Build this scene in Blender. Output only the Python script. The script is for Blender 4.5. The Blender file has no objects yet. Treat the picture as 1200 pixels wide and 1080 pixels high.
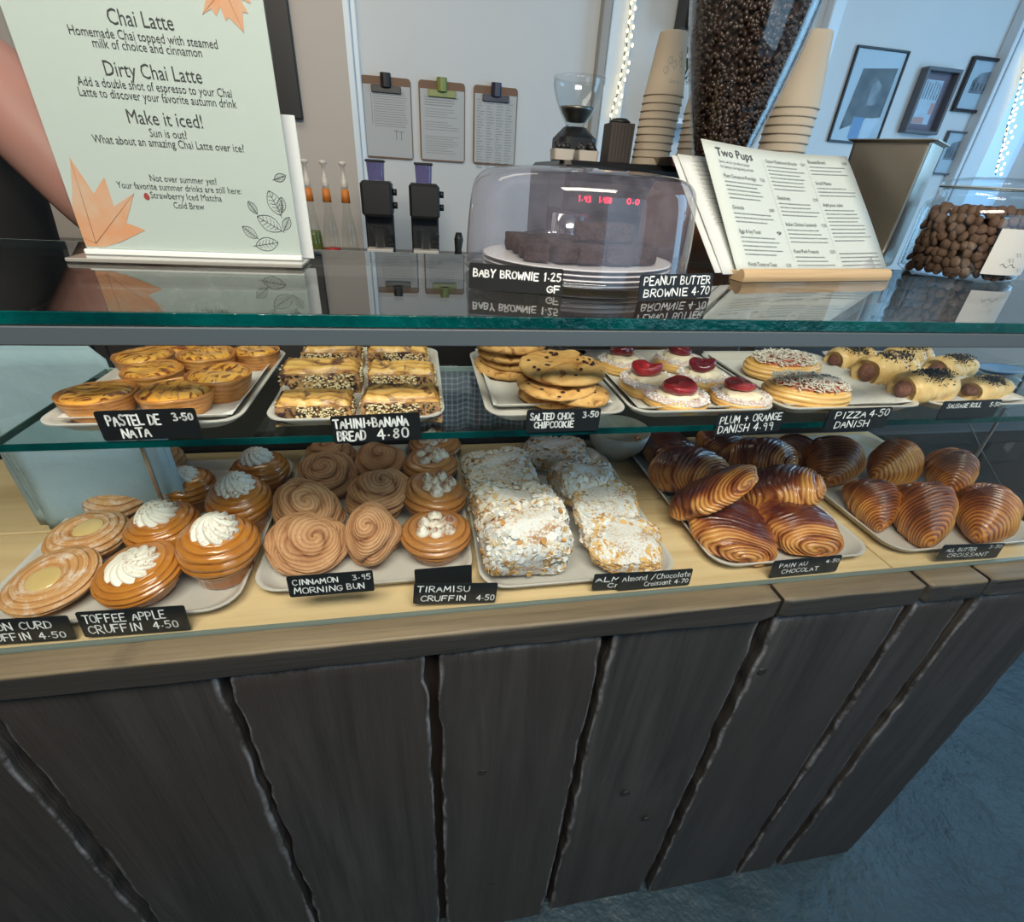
import bpy, math, random
import numpy as np
from mathutils import Matrix, Vector, Euler
PI = math.pi
SC = bpy.context.scene
COL = SC.collection

# ------------------------------------------------------------------ camera
F = 571.0
EYE = np.array([0.0, 0.0, 1.45])
_D = np.array([-62.0, 976.0, F]); _D /= np.linalg.norm(_D)
_X = np.array([3260.0, -127.0, F]); _X -= _X.dot(_D) * _D; _X /= np.linalg.norm(_X)
_Y = np.cross(_X, _D)
cam_d = bpy.data.cameras.new('camera'); cam = bpy.data.objects.new('camera', cam_d); COL.objects.link(cam)
cam_d.sensor_fit = 'HORIZONTAL'; cam_d.sensor_width = 36; cam_d.lens = 36 * F / 1200; cam_d.clip_start = .02
_w = lambda v: Vector((v @ _X, v @ _Y, -(v @ _D)))
_r, _u, _b = _w(np.array([1., 0, 0])), _w(np.array([0, -1., 0])), _w(np.array([0, 0, -1.]))
cam.matrix_world = Matrix(((_r.x, _u.x, _b.x, 0), (_r.y, _u.y, _b.y, 0), (_r.z, _u.z, _b.z, EYE[2]), (0, 0, 0, 1)))
SC.camera = cam

def ray(px, py):
    v = np.array([px - 600., py - 540., F]); return np.array([v @ _X, v @ _Y, -(v @ _D)])
def az(px, py, z):            # where a measured direction meets a horizontal surface
    r = ray(px, py); return EYE + r * ((z - EYE[2]) / r[2])
def ay(px, py, y):            # ... or a vertical one
    r = ray(px, py); return EYE + r * (y / r[1])

# ------------------------------------------------------------------ light
SC.view_settings.view_transform = 'Standard'; SC.view_settings.look = 'None'
SC.view_settings.gamma = 1; SC.view_settings.use_curve_mapping = False
SC.view_settings.exposure = 0.0
SC.cycles.max_bounces = 8; SC.cycles.transparent_max_bounces = 40
SC.cycles.caustics_reflective = False; SC.cycles.caustics_refractive = False
wd = bpy.data.worlds.new('world'); SC.world = wd; wd.use_nodes = True
wd.node_tree.nodes['Background'].inputs[0].default_value = (.50, .74, 1, 1)
wd.node_tree.nodes['Background'].inputs[1].default_value = .45
def area(name, loc, target, sx, sy, power, col):
    l = bpy.data.lights.new(name, 'AREA'); l.shape = 'RECTANGLE'; l.size = sx; l.size_y = sy
    l.energy = power; l.color = col
    o = bpy.data.objects.new(name, l); COL.objects.link(o); o.location = loc
    o.rotation_euler = (Vector(target) - Vector(loc)).to_track_quat('-Z', 'Y').to_euler(); return o
area('window_daylight', (1.7, -1.95, 1.75), (1.0, 1.6, 1.2), 2.2, 1.7, 24, (.46, .74, 1))
area('side_window_daylight', (3.1, 1.3, 1.7), (.9, 2.6, 1.5), 1.6, 1.6, 46, (.32, .66, 1))
area('ceiling_panel_light', (.0, -.50, 2.66), (.15, .55, 1.0), 1.4, .60, 74, (1, .92, .78))
area('bar_ceiling_light', (-.6, 1.6, 2.62), (-.4, 2.4, 1.2), 1.2, .4, 7, (1, .88, .72))

# ------------------------------------------------------------------ helpers
random.seed(4); RS = np.random.RandomState(7)
def tag(o, label=None, cat=None, group=None, kind=None):
    for k, v in (('label', label), ('category', cat), ('group', group), ('kind', kind)):
        if v: o[k] = v
    return o
def link(o, parent=None):
    COL.objects.link(o)
    if parent is not None: o.parent = parent
    return o
def empty(name, loc=(0, 0, 0), rz=0, **k):
    o = bpy.data.objects.new(name, None); o.empty_display_size = .02
    o.location = loc; o.rotation_euler = (0, 0, rz); tag(o, **k); return link(o)
def mesh(name, V, Fc, m=None, parent=None, smooth=True, attr=None, loc=None, mats=None, mi=None):
    me = bpy.data.meshes.new(name)
    me.from_pydata([tuple(map(float, v)) for v in V], [], [tuple(map(int, f)) for f in Fc])
    if smooth: me.polygons.foreach_set('use_smooth', [True] * len(me.polygons))
    if attr:
        for an, av in attr.items():
            a = me.attributes.new(an, 'FLOAT', 'POINT'); a.data.foreach_set('value', np.asarray(av, dtype=np.float32).ravel())
    if m is not None: me.materials.append(m)
    me.update()
    o = bpy.data.objects.new(name, me); link(o, parent)
    if loc is not None: o.location = loc
    return o
class MB:
    """collects simple solids into one mesh"""
    def __init__(s): s.v = []; s.f = []; s.a = []
    def add(s, V, Fc, a=0.0):
        n = len(s.v); s.v += [tuple(map(float, v)) for v in V]; s.f += [tuple(int(i) + n for i in f) for f in Fc]
        s.a += [a] * len(V); return s
    def box(s, x0, x1, y0, y1, z0, z1, b=0.0, M=None, a=0.0):
        if b <= 0:
            V = [(x, y, z) for x in (x0, x1) for y in (y0, y1) for z in (z0, z1)]
            Fc = [(0, 1, 3, 2), (4, 6, 7, 5), (0, 4, 5, 1), (2, 3, 7, 6), (0, 2, 6, 4), (1, 5, 7, 3)]
        else:
            V = []; idx = {}
            for i, x in enumerate((x0, x1)):
                for j, y in enumerate((y0, y1)):
                    for k, z in enumerate((z0, z1)):
                        sx, sy, sz = (1 - 2 * i) * b, (1 - 2 * j) * b, (1 - 2 * k) * b
                        for ax, p in enumerate(((x, y + sy, z + sz), (x + sx, y, z + sz), (x + sx, y + sy, z))):
                            idx[i, j, k, ax] = len(V); V.append(p)
            I = idx; Fc = []
            for i in (0, 1):
                Fc.append([I[i, 0, 0, 0], I[i, 1, 0, 0], I[i, 1, 1, 0], I[i, 0, 1, 0]][::(1 if i else -1)])
                Fc.append([I[0, i, 0, 1], I[1, i, 0, 1], I[1, i, 1, 1], I[0, i, 1, 1]][::(-1 if i else 1)])
                Fc.append([I[0, 0, i, 2], I[1, 0, i, 2], I[1, 1, i, 2], I[0, 1, i, 2]][::(1 if i else -1)])
            for i in (0, 1):
                for j in (0, 1):
                    Fc.append([I[i, j, 0, 0], I[i, j, 1, 0], I[i, j, 1, 1], I[i, j, 0, 1]])
                    Fc.append([I[i, 0, j, 0], I[i, 1, j, 0], I[i, 1, j, 2], I[i, 0, j, 2]])
                    Fc.append([I[0, i, j, 1], I[1, i, j, 1], I[1, i, j, 2], I[0, i, j, 2]])
                    for k in (0, 1): Fc.append([I[i, j, k, 0], I[i, j, k, 1], I[i, j, k, 2]])
        if M is not None: V = [tuple(M @ Vector(v)) for v in V]
        return s.add(V, Fc, a)
    def tube(s, pts, r, n=8, cap=True, a=0.0):
        pts = [Vector(p) for p in pts]; V = []; Fc = []
        rr = r if hasattr(r, '__len__') else [r] * len(pts)
        up = Vector((0.13, .31, .94)).normalized()
        for i, p in enumerate(pts):
            t = (pts[min(i + 1, len(pts) - 1)] - pts[max(i - 1, 0)]).normalized()
            x = t.cross(up)
            if x.length < 1e-3: x = t.cross(Vector((1, 0, 0)))
            x.normalize(); y = t.cross(x)
            for k in range(n):
                q = 2 * PI * k / n; V.append(tuple(p + (x * math.cos(q) + y * math.sin(q)) * rr[i]))
        for i in range(len(pts) - 1):
            for k in range(n):
                Fc.append((i * n + k, i * n + (k + 1) % n, (i + 1) * n + (k + 1) % n, (i + 1) * n + k))
        if cap: Fc.append(tuple(range(n))[::-1]); Fc.append(tuple(range((len(pts) - 1) * n, len(pts) * n)))
        return s.add(V, Fc, a)
    def lathe(s, prof, n=24, c=(0, 0, 0), a=0.0, closed=False):
        V = []; Fc = []
        for r, z in prof:
            for k in range(n):
                q = 2 * PI * k / n; V.append((c[0] + r * math.cos(q), c[1] + r * math.sin(q), c[2] + z))
        m = len(prof)
        for i in range(m if closed else m - 1):
            j = (i + 1) % m
            for k in range(n): Fc.append((i * n + k, i * n + (k + 1) % n, j * n + (k + 1) % n, j * n + k))
        if not closed:
            if prof[0][0] > 1e-5: Fc.append(tuple(range(n))[::-1])
            if prof[-1][0] > 1e-5: Fc.append(tuple(range((m - 1) * n, m * n)))
        return s.add(V, Fc, a)
    def blob(s, c, rx, ry, rz, M=None, nu=5, nv=8, a=0.0):
        V = []; Fc = []
        for i in range(nu + 1):
            ph = PI * i / nu
            for k in range(nv):
                q = 2 * PI * k / nv
                p = Vector((rx * math.sin(ph) * math.cos(q), ry * math.sin(ph) * math.sin(q), rz * math.cos(ph)))
                if M is not None: p = M @ p
                V.append((c[0] + p.x, c[1] + p.y, c[2] + p.z))
        for i in range(nu):
            for k in range(nv): Fc.append((i * nv + k, (i + 1) * nv + k, (i + 1) * nv + (k + 1) % nv, i * nv + (k + 1) % nv))
        return s.add(V, Fc, a)
    def build(s, name, m, parent=None, smooth=True, loc=None, **k):
        o = mesh(name, s.v, s.f, m, parent, smooth, {'h': s.a}, loc)
        return tag(o, **k)
def auto(o, ang=40):
    me = o.data
    try: me.set_sharp_from_angle(angle=math.radians(ang))
    except Exception: pass
    return o
def loft(rings, cap0=True, cap1=True):
    n = len(rings[0]); V = [p for r in rings for p in r]; Fc = []
    for i in range(len(rings) - 1):
        for k in range(n): Fc.append((i * n + k, i * n + (k + 1) % n, (i + 1) * n + (k + 1) % n, (i + 1) * n + k))
    if cap0: Fc.append(tuple(range(n))[::-1])
    if cap1: Fc.append(tuple(range((len(rings) - 1) * n, len(rings) * n)))
    return V, Fc
def rrect(w, d, r, z, n=6):
    out = []; r = max(min(r, w / 2 - 1e-4, d / 2 - 1e-4), 1e-4)
    for cx, cy, a0 in ((w / 2 - r, d / 2 - r, 0), (-w / 2 + r, d / 2 - r, 90), (-w / 2 + r, -d / 2 + r, 180), (w / 2 - r, -d / 2 + r, 270)):
        for i in range(n + 1):
            a = math.radians(a0 + 90 * i / n); out.append((cx + r * math.cos(a), cy + r * math.sin(a), z))
    return out
def dup(root, loc=None, rot=None, scale=None, **k):
    c = root.copy(); COL.objects.link(c); c.parent = None
    if loc is not None: c.location = loc
    if rot is not None: c.rotation_euler = rot if hasattr(rot, '__len__') else (0, 0, rot)
    if scale is not None: c.scale = (scale,) * 3 if not hasattr(scale, '__len__') else scale
    for ch in list(root.children):
        d = ch.copy(); COL.objects.link(d); d.parent = c
        for g in list(ch.children):
            e = g.copy(); COL.objects.link(e); e.parent = d
    tag(c, **k); return c
# smooth value noise on numpy points
_tab = np.random.RandomState(3).rand(4096)
def vn(P, s=1.0, seed=0):
    P = np.asarray(P) * s + seed * 17.13 + 100; I = np.floor(P).astype(int); f = P - I; f = f * f * (3 - 2 * f)
    def h(i, j, k): return _tab[(i * 73856093 ^ j * 19349663 ^ k * 83492791) & 4095]
    r = 0
    for a in (0, 1):
        for b in (0, 1):
            for c in (0, 1):
                w = (f[..., 0] if a else 1 - f[..., 0]) * (f[..., 1] if b else 1 - f[..., 1]) * (f[..., 2] if c else 1 - f[..., 2])
                r = r + w * h(I[..., 0] + a, I[..., 1] + b, I[..., 2] + c)
    return r * 2 - 1
def grid_faces(nu, nv, wrap=True):
    Fc = []
    for i in range(nu - 1):
        for k in range(nv if wrap else nv - 1):
            Fc.append((i * nv + k, (i + 1) * nv + k, (i + 1) * nv + (k + 1) % nv, i * nv + (k + 1) % nv))
    return Fc

# ------------------------------------------------------------------ materials
def newmat(name):
    m = bpy.data.materials.new(name); m.use_nodes = True; nt = m.node_tree
    return m, nt, nt.nodes['Principled BSDF']
def col4(c): return (c[0], c[1], c[2], 1)
def ramp(nt, fac, stops):
    r = nt.nodes.new('ShaderNodeValToRGB'); e = r.color_ramp.elements
    while len(e) < len(stops): e.new(.5)
    for i, (p, c) in enumerate(stops): e[i].position = p; e[i].color = col4(c)
    nt.links.new(fac, r.inputs[0]); return r.outputs[0]
def noise(nt, scale, detail=4, rough=.6, st=None, coord='Object', dist=0):
    t = nt.nodes.new('ShaderNodeTexCoord'); n = nt.nodes.new('ShaderNodeTexNoise')
    n.inputs['Scale'].default_value = scale; n.inputs['Detail'].default_value = detail; n.inputs['Roughness'].default_value = rough
    n.inputs['Distortion'].default_value = dist
    mp = nt.nodes.new('ShaderNodeMapping'); nt.links.new(t.outputs[coord], mp.inputs[0])
    if st: mp.inputs['Scale'].default_value = st
    oi = nt.nodes.new('ShaderNodeObjectInfo'); mu = nt.nodes.new('ShaderNodeVectorMath'); mu.operation = 'SCALE'
    cb = nt.nodes.new('ShaderNodeCombineXYZ')
    for i in range(3): nt.links.new(oi.outputs['Random'], cb.inputs[i])
    mu.inputs['Scale'].default_value = 7.3; nt.links.new(cb.outputs[0], mu.inputs[0]); nt.links.new(mu.outputs[0], mp.inputs['Location'])
    nt.links.new(mp.outputs[0], n.inputs['Vector']); return n.outputs['Fac']
def mixc(nt, fac, a, b, mode='MIX'):
    x = nt.nodes.new('ShaderNodeMix'); x.data_type = 'RGBA'; x.blend_type = mode
    for s, v in ((0, fac), (6, a), (7, b)):
        if isinstance(v, (int, float)): x.inputs[s].default_value = v
        elif isinstance(v, tuple): x.inputs[s].default_value = col4(v)
        else: nt.links.new(v, x.inputs[s])
    return x.outputs[2]
def mth(nt, op, a, b=0.0, clamp=False):
    x = nt.nodes.new('ShaderNodeMath'); x.operation = op; x.use_clamp = clamp
    for s, v in ((0, a), (1, b)):
        if isinstance(v, (int, float)): x.inputs[s].default_value = v
        else: nt.links.new(v, x.inputs[s])
    return x.outputs[0]
def bump(nt, p, h, st=.3, dist=.002):
    b = nt.nodes.new('ShaderNodeBump'); b.inputs['Strength'].default_value = st; b.inputs['Distance'].default_value = dist
    nt.links.new(h, b.inputs['Height']); nt.links.new(b.outputs[0], p.inputs['Normal'])
def attr(nt, name='h'):
    a = nt.nodes.new('ShaderNodeAttribute'); a.attribute_name = name; return a.outputs['Fac']
def simple(name, c, rough=.5, metal=0, coat=0, spec=.5, nb=None, var=None, emit=None, sss=0):
    m, nt, p = newmat(name); p.inputs['Base Color'].default_value = col4(c); p.inputs['Roughness'].default_value = rough
    p.inputs['Metallic'].default_value = metal; p.inputs['Coat Weight'].default_value = coat; p.inputs['Specular IOR Level'].default_value = spec
    if var:   # (scale, second colour)
        nt.links.new(mixc(nt, ramp(nt, noise(nt, var[0]), [(.35, (0, 0, 0)), (.65, (1, 1, 1))]), c, var[1]), p.inputs['Base Color'])
    if nb: bump(nt, p, noise(nt, nb[0], 5), nb[1], nb[2] if len(nb) > 2 else .002)
    if emit: p.inputs['Emission Color'].default_value = col4(emit[0]); p.inputs['Emission Strength'].default_value = emit[1]
    if sss: p.inputs['Subsurface Weight'].default_value = sss; p.inputs['Subsurface Radius'].default_value = (.008, .004, .002)
    return m
def glassm(name, tint=(1, 1, 1), ior=1.5, rough=0.0, haze=0.0, hazec=(.7, .7, .8), scr=0):
    """thin clear pane: mirrors by Fresnel, lets the rest through"""
    m = bpy.data.materials.new(name); m.use_nodes = True; nt = m.node_tree; nt.nodes.clear()
    o = nt.nodes.new('ShaderNodeOutputMaterial'); mx = nt.nodes.new('ShaderNodeMixShader')
    ge = nt.nodes.new('ShaderNodeNewGeometry'); dt = nt.nodes.new('ShaderNodeVectorMath'); dt.operation = 'DOT_PRODUCT'
    nt.links.new(ge.outputs['Incoming'], dt.inputs[0]); nt.links.new(ge.outputs['Normal'], dt.inputs[1])
    f0 = ((ior - 1) / (ior + 1)) ** 2; c1 = mth(nt, 'SUBTRACT', 1.0, mth(nt, 'ABSOLUTE', dt.outputs['Value']), True)
    fres = mth(nt, 'ADD', mth(nt, 'MULTIPLY', mth(nt, 'POWER', c1, 5.0), 1 - f0), f0, True)
    t = nt.nodes.new('ShaderNodeBsdfTransparent'); t.inputs[0].default_value = col4(tint)
    g = nt.nodes.new('ShaderNodeBsdfGlossy'); g.inputs['Roughness'].default_value = rough
    nt.links.new(fres, mx.inputs[0]); nt.links.new(g.outputs[0], mx.inputs[2])
    if haze:
        d = nt.nodes.new('ShaderNodeBsdfDiffuse'); d.inputs[0].default_value = col4(hazec)
        h = nt.nodes.new('ShaderNodeMixShader'); h.inputs[0].default_value = haze
        if scr:
            f = mth(nt, 'MULTIPLY', ramp(nt, noise(nt, scr, 6, .7), [(.35, (.25,) * 3), (.75, (1, 1, 1))]), haze * 1.6)
            nt.links.new(f, h.inputs[0])
        nt.links.new(t.outputs[0], h.inputs[1]); nt.links.new(d.outputs[0], h.inputs[2]); nt.links.new(h.outputs[0], mx.inputs[1])
    else: nt.links.new(t.outputs[0], mx.inputs[1])
    nt.links.new(mx.outputs[0], o.inputs[0]); return m
def pastry(name, stops, blot=None, rough=.45, coat=0.0, dust=None, dustc=(.86, .80, .74), fine=(220, .25), hb=1.0):
    """crust colour runs with the ridge height, blotched by noise, optionally dusted with sugar"""
    m, nt, p = newmat(name)
    n1 = noise(nt, 28, 5); n2 = noise(nt, fine[0], 4)
    h = mth(nt, 'ADD', mth(nt, 'MULTIPLY', attr(nt), hb), mth(nt, 'MULTIPLY', mth(nt, 'SUBTRACT', n1, .5), .75))
    c = ramp(nt, h, stops)
    if blot: c = mixc(nt, ramp(nt, noise(nt, blot[0], 4, .6, dist=.8), [(blot[1], (0, 0, 0)), (blot[1] + blot[3], (1, 1, 1))]), c, blot[2])
    if dust:   # (scale, threshold, softness)
        d = mth(nt, 'ADD', noise(nt, dust[0], 6, .75), mth(nt, 'MULTIPLY', mth(nt, 'SUBTRACT', attr(nt), .5), .18))
        d2 = ramp(nt, d, [(dust[1], (0, 0, 0)), (min(1, dust[1] + dust[2]), (1, 1, 1))])
        c = mixc(nt, d2, c, dustc)
    nt.links.new(c, p.inputs['Base Color']); p.inputs['Roughness'].default_value = rough; p.inputs['Coat Weight'].default_value = coat
    p.inputs['Coat Roughness'].default_value = .12
    bump(nt, p, n2, fine[1], .0012); return m
def wood(name, c1, c2, axis=2, scale=5, rough=.6, gb=.35, c3=None, edge=None):
    m, nt, p = newmat(name); st = [9.0, 9.0, 9.0]; st[axis] = .55
    n = noise(nt, scale, 8, .65, tuple(st), dist=.6); n2 = noise(nt, scale * .35, 3)
    st2 = [60.0, 60.0, 60.0]; st2[axis] = 1.6
    n3 = noise(nt, scale * .6, 4, .6, tuple(st2))
    c = ramp(nt, n, [(.3, c1), (.72, c2)])
    if c3: c = mixc(nt, ramp(nt, n2, [(.42, (0, 0, 0)), (.7, (1, 1, 1))]), c, c3)
    if edge:
        c = mixc(nt, mth(nt, 'MULTIPLY', attr(nt), ramp(nt, noise(nt, 14, 6, .75), [(.42, (0, 0, 0)), (.62, (1, 1, 1))])), c, edge)
    nt.links.new(c, p.inputs['Base Color']); p.inputs['Roughness'].default_value = rough
    bump(nt, p, mth(nt, 'ADD', mth(nt, 'MULTIPLY', n3, .7), n), gb, .004); return m

M = {}
M['wall'] = simple('painted_wall', (.60, .62, .62), .75, nb=(30, .12), var=(1.2, (.55, .58, .60)))
M['wall_warm'] = simple('painted_wall_beige', (.50, .45, .40), .8, nb=(25, .12))
M['ceil'] = simple('ceiling_paint', (.30, .29, .28), .8)
M['shopwall'] = simple('dark_shop_wall', (.07, .07, .075), .8)
M['trim'] = simple('white_gloss_trim', (.66, .74, .80), .4, nb=(40, .1))
M['floor'] = simple('painted_concrete', (.026, .050, .068), .5, spec=.4, nb=(6, .9, .03), var=(3, (.038, .072, .095)))
M['plank'] = wood('stained_dark_plank', (.018, .017, .016), (.056, .052, .049), 2, 3, .5, 1.0, (.034, .027, .023), (.27, .28, .30))
M['slab'] = wood('worn_worktop_plank', (.065, .055, .042), (.115, .095, .070), 0, 3, .55, .4, (.085, .070, .052), (.26, .21, .15))
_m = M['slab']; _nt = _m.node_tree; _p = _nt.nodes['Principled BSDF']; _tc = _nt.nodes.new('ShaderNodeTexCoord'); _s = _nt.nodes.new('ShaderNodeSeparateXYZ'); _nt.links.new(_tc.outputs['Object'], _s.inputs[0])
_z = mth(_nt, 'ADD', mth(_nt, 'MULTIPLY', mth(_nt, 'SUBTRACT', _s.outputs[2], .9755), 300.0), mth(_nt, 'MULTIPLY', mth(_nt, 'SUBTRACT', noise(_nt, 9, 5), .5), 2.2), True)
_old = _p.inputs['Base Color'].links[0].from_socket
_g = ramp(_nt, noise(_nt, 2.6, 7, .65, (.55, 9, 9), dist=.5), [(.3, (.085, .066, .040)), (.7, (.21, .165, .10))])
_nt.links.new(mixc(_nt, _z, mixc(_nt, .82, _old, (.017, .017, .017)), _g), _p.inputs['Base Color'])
M['pine'] = wood('pale_pine_board', (.52, .36, .17), (.80, .64, .38), 0, 2.6, .5, .2, (.66, .49, .27))
M['dark'] = simple('black_interior', (.008, .008, .009), .6)
M['black'] = simple('matt_black', (.012, .012, .013), .45, nb=(200, .05))
M['glass'] = glassm('clear_glass', (.90, .965, .95), 1.52)
M['pane'] = glassm('thin_front_glass', (.985, 1, .995), 1.45)
M['topglass'] = glassm('thick_top_glass', (.84, .87, .865), 1.75)
M['clear'] = glassm('clear_vessel_glass', (.95, .97, .98), 1.5)
M['cloche'] = glassm('scuffed_clear_plastic', (.90, .90, .93), 1.55, .03, .10, (.55, .53, .66), 18)
M['glassedge'] = simple('green_glass_edge', (.0, .018, .020), .12, nb=(60, .5, .004), var=(9, (.0, .075, .072)))
M['rail'] = simple('grey_painted_rail', (.070, .088, .100), .4, nb=(90, .05))
M['steel'] = simple('brushed_steel', (.55, .56, .58), .25, 1, nb=(80, .1))
M['steeldark'] = simple('dim_brushed_steel', (.33, .30, .25), .38, 1, nb=(150, .15))
M['chrome'] = simple('chrome', (.75, .76, .78), .12, 1)
M['enamel'] = simple('off_white_enamel', (.62, .60, .56), .35, coat=.3, nb=(120, .05), var=(9, (.54, .52, .48)))
M['paper'] = simple('white_paper', (.58, .60, .59), .8, nb=(60, .1))
M['bakepaper'] = simple('baking_paper', (.66, .66, .64), .65, nb=(18, .5, .003))
M['bagpaper'] = simple('pale_blue_bag_paper', (.38, .50, .54), .8, nb=(12, .8, .006), var=(6, (.32, .45, .52)))
M['signpaper'] = simple('menu_paper', (.52, .565, .53), .6)
M['card'] = simple('black_label_card', (.010, .011, .012), .38)
M['chalk'] = simple('white_paint_pen', (.92, .92, .90), .6)
M['ink'] = simple('printed_ink', (.05, .05, .05), .8)
M['inkgrey'] = simple('small_print_ink', (.22, .23, .23), .8)
# ------------------------------------------------------------------ room shell
def struct(name, mb, m, **k):
    return tag(auto(mb.build(name, m, smooth=False)), kind='structure', **k)
WY = 2.6
struct('floor', MB().box(-2.7, 3.3, -2.3, WY + .1, -.05, 0), M['floor'])
struct('ceiling', MB().box(-2.7, 3.3, -2.3, WY + .1, 2.75, 2.8), M['ceil'])
struct('wall_left', MB().box(-2.7, -2.6, -2.3, WY, 0, 2.75), M['wall_warm'])
struct('wall_right', MB().box(3.2, 3.3, -2.3, WY, 0, 2.75), M['wall'])
xa = ay(407, 60, WY)[0]
wb = ay(1166, 120, WY)[0]
struct('wall_back', MB().box(xa, wb, WY, WY + .1, 0, 2.75).box(wb, 3.3, WY, WY + .1, 0, 1.2).box(wb, 3.3, WY, WY + .1, 2.4, 2.75), M['wall'])
struct('wall_back_left', MB().box(-2.7, xa, WY - .03, WY + .1, 0, 2.75), M['wall_warm'])
struct('wall_front', MB().box(-2.7, .45, -2.3, -2.2, 0, 2.75).box(.45, 3.0, -2.3, -2.2, 0, .7).box(.45, 3.0, -2.3, -2.2, 2.65, 2.75).box(3.0, 3.3, -2.3, -2.2, 0, 2.75), M['shopwall'])
# window in the back wall at the right
w1 = empty('window_1', (wb, WY, 1.2), kind='structure')
m, nt, p = newmat('daylit_window_pane'); p.inputs['Base Color'].default_value = (.3, .5, .7, 1)
p.inputs['Emission Color'].default_value = (.42, .70, .95, 1); p.inputs['Emission Strength'].default_value = .62
MB().box(.06, 1.0, .03, .04, .06, 1.14).build('pane', m, w1, False)
MB().box(0, .06, -.02, .08, 0, 1.2).box(1.0, 1.06, -.02, .08, 0, 1.2).box(0.06, 1.0, -.02, .08, 0, .06).box(.06, 1.0, -.02, .08, 1.14, 1.2).build('frame', M['trim'], w1, False)
def vtrim(name, px, py, w, d, z0, z1, m=M['trim'], y=None):
    x = ay(px, py, (y or WY) - d)[0]; y = y or WY
    return struct(name, MB().box(x, x + w, y - d, y, z0, z1, .004), m)
vtrim('trim_1', 405, 60, .028, .03, .9, 2.75); vtrim('trim_2', 414, 60, .022, .02, .9, 2.75)
vtrim('shadow_strip', 702, 60, .035, .05, .9, 2.75, simple('strip_shadow_tone', (.34, .33, .31), .6)); vtrim('trim_4', 712, 60, .10, .04, .9, 2.75)  # grey strip beside the post stands in for a shadow, painted into its colour
vtrim('trim_5', 962, 60, .06, .05, .9, 2.75); vtrim('trim_6', 1146, 160, .10, .045, .9, 2.75); vtrim('trim_7', 1140, 160, .02, .06, .9, 2.75)

# ------------------------------------------------------------------ counter
ZB = .981; YP = .404
def plank_mesh(name, x0, x1, y0, z0, z1, depth, mat, parent, seed, wav=.004, horiz=False, nl=48, split=None):
    """a board with rounded, chipped edges; long axis z (or x when horiz)"""
    r = .0042
    prof = []   # (across 0..1, inset from the edge, y offset, edge weight)
    L0, L1 = (x0, x1) if horiz else (z0, z1); A0, A1 = (z0, z1) if horiz else (x0, x1)
    t = np.linspace(0, 1, nl); rows = []; att = []
    rng = np.random.RandomState(seed)
    for i, q in enumerate(t):
        l = L0 + (L1 - L0) * q
        P = np.array([[l * 9, seed, 0.], [l * 9, seed + 5.5, 0]])
        n0 = vn(P, 1.0)[0] * wav + vn(P, 4.0)[0] * wav * .5; n1 = vn(P, 1.0)[1] * wav + vn(P, 4.0)[1] * wav * .5
        a0, a1 = A0 + abs(n0), A1 - abs(n1)
        lr = l
        ring = []; ra = []
        cr = r * (1 + .6 * vn(np.array([[l * 14, seed, 3.]]))[0])
        for a, y, e in ((a0, y0 + depth, 0), (a0, y0 + cr, .1), (a0 + cr * .3, y0 + cr * .3, .9), (a0 + cr, y0, .35), (a0 + cr * 1.5, y0, 0)):
            ring.append((a, y)); ra.append(e)
        for f in (.2, .35, .5, .65, .8):
            a = a0 + (a1 - a0) * f
            ring.append((a, y0 + .0008 * vn(np.array([[l * 5, a * 30, seed]]))[0])); ra.append(0)
        for a, y, e in ((a1 - cr * 1.5, y0, 0), (a1 - cr, y0, .35), (a1 - cr * .3, y0 + cr * .3, .9), (a1, y0 + cr, .1), (a1, y0 + depth, 0)):
            ring.append((a, y)); ra.append(e)
        endw = 1.0 if (i <= 0 or i >= nl - 1) else 0
        if i in (0, nl - 1): ring = [(a + (.003 if a < (a0 + a1) / 2 else -.003), max(y, y0 + .004)) for a, y in ring]
        rows.append([((lr, y, a) if horiz else (a, y, lr)) for a, y in ring]); att += [max(e, endw) for e in ra]
    # pull the ring next to each end out, so that the ends are rounded too
    V, Fc = loft(rows)
    o = mesh(name, V, Fc, mat, parent, True, {'h': att}); return auto(o, 50)
ct = empty('service_counter', (0, .404, 0), label='dark stained wooden plank counter under the pastry display case', cat='counter')
ct.location = (0, 0, 0)
gx = [-1.5, -1.02, -.49, -.243, -.003, .228, .467, .700, .812, 1.028]
gaps = [.0, .012, .006, .006, .007, .010, .007, .007, .014, 0]
for i in range(len(gx) - 1):
    a = gx[i] + gaps[i] / 2 + .0015; b = gx[i + 1] - gaps[i + 1] / 2 - .0015
    plank_mesh('plank', a, b, YP + (.006 if i in (2, 5) else 0), 0.0, .9405, .03, M['plank'], ct, 11 + i * 3, .0055, nl=70)
sx = [-1.5, .466, .700, .809, 1.03]
for i in range(4):
    plank_mesh('worktop_plank', sx[i] + .003, sx[i + 1] - .003, .396, .942, .9805, .0325, M['slab'], ct, 60 + i, .0012, True, nl=90 if i == 0 else 24)
MB().box(-1.5, 1.02, .44, .86, .01, .94).box(-1.5, 1.02, .4375, .44, .01, .94).build('carcass', M['dark'], ct, False)
mg = simple('joint_filler_brown', (.022, .012, .008), .8)
MB().box(-1.5, 1.02, .4345, .4375, .0, .94).build('backing_board', mg, ct, False)
# knots, nails
kn = MB()
for px, py in ((565, 905), (578, 1035), (733, 930), (757, 960), (893, 787)):
    p = ay(px, py, YP); 
    kn.lathe([(.0, -.0010), (.006, -.0014), (.0085, -.0006), (.0075, .0004)], 12)
    n = 48; V = kn.v[-n:]; kn.v[-n:] = [(p[0] + v[0], YP + .0005 + v[2], p[2] + v[1]) for v in V]
kn.build('knots', simple('dark_knot', (.022, .018, .015), .4), ct, kind='stuff')
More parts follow.
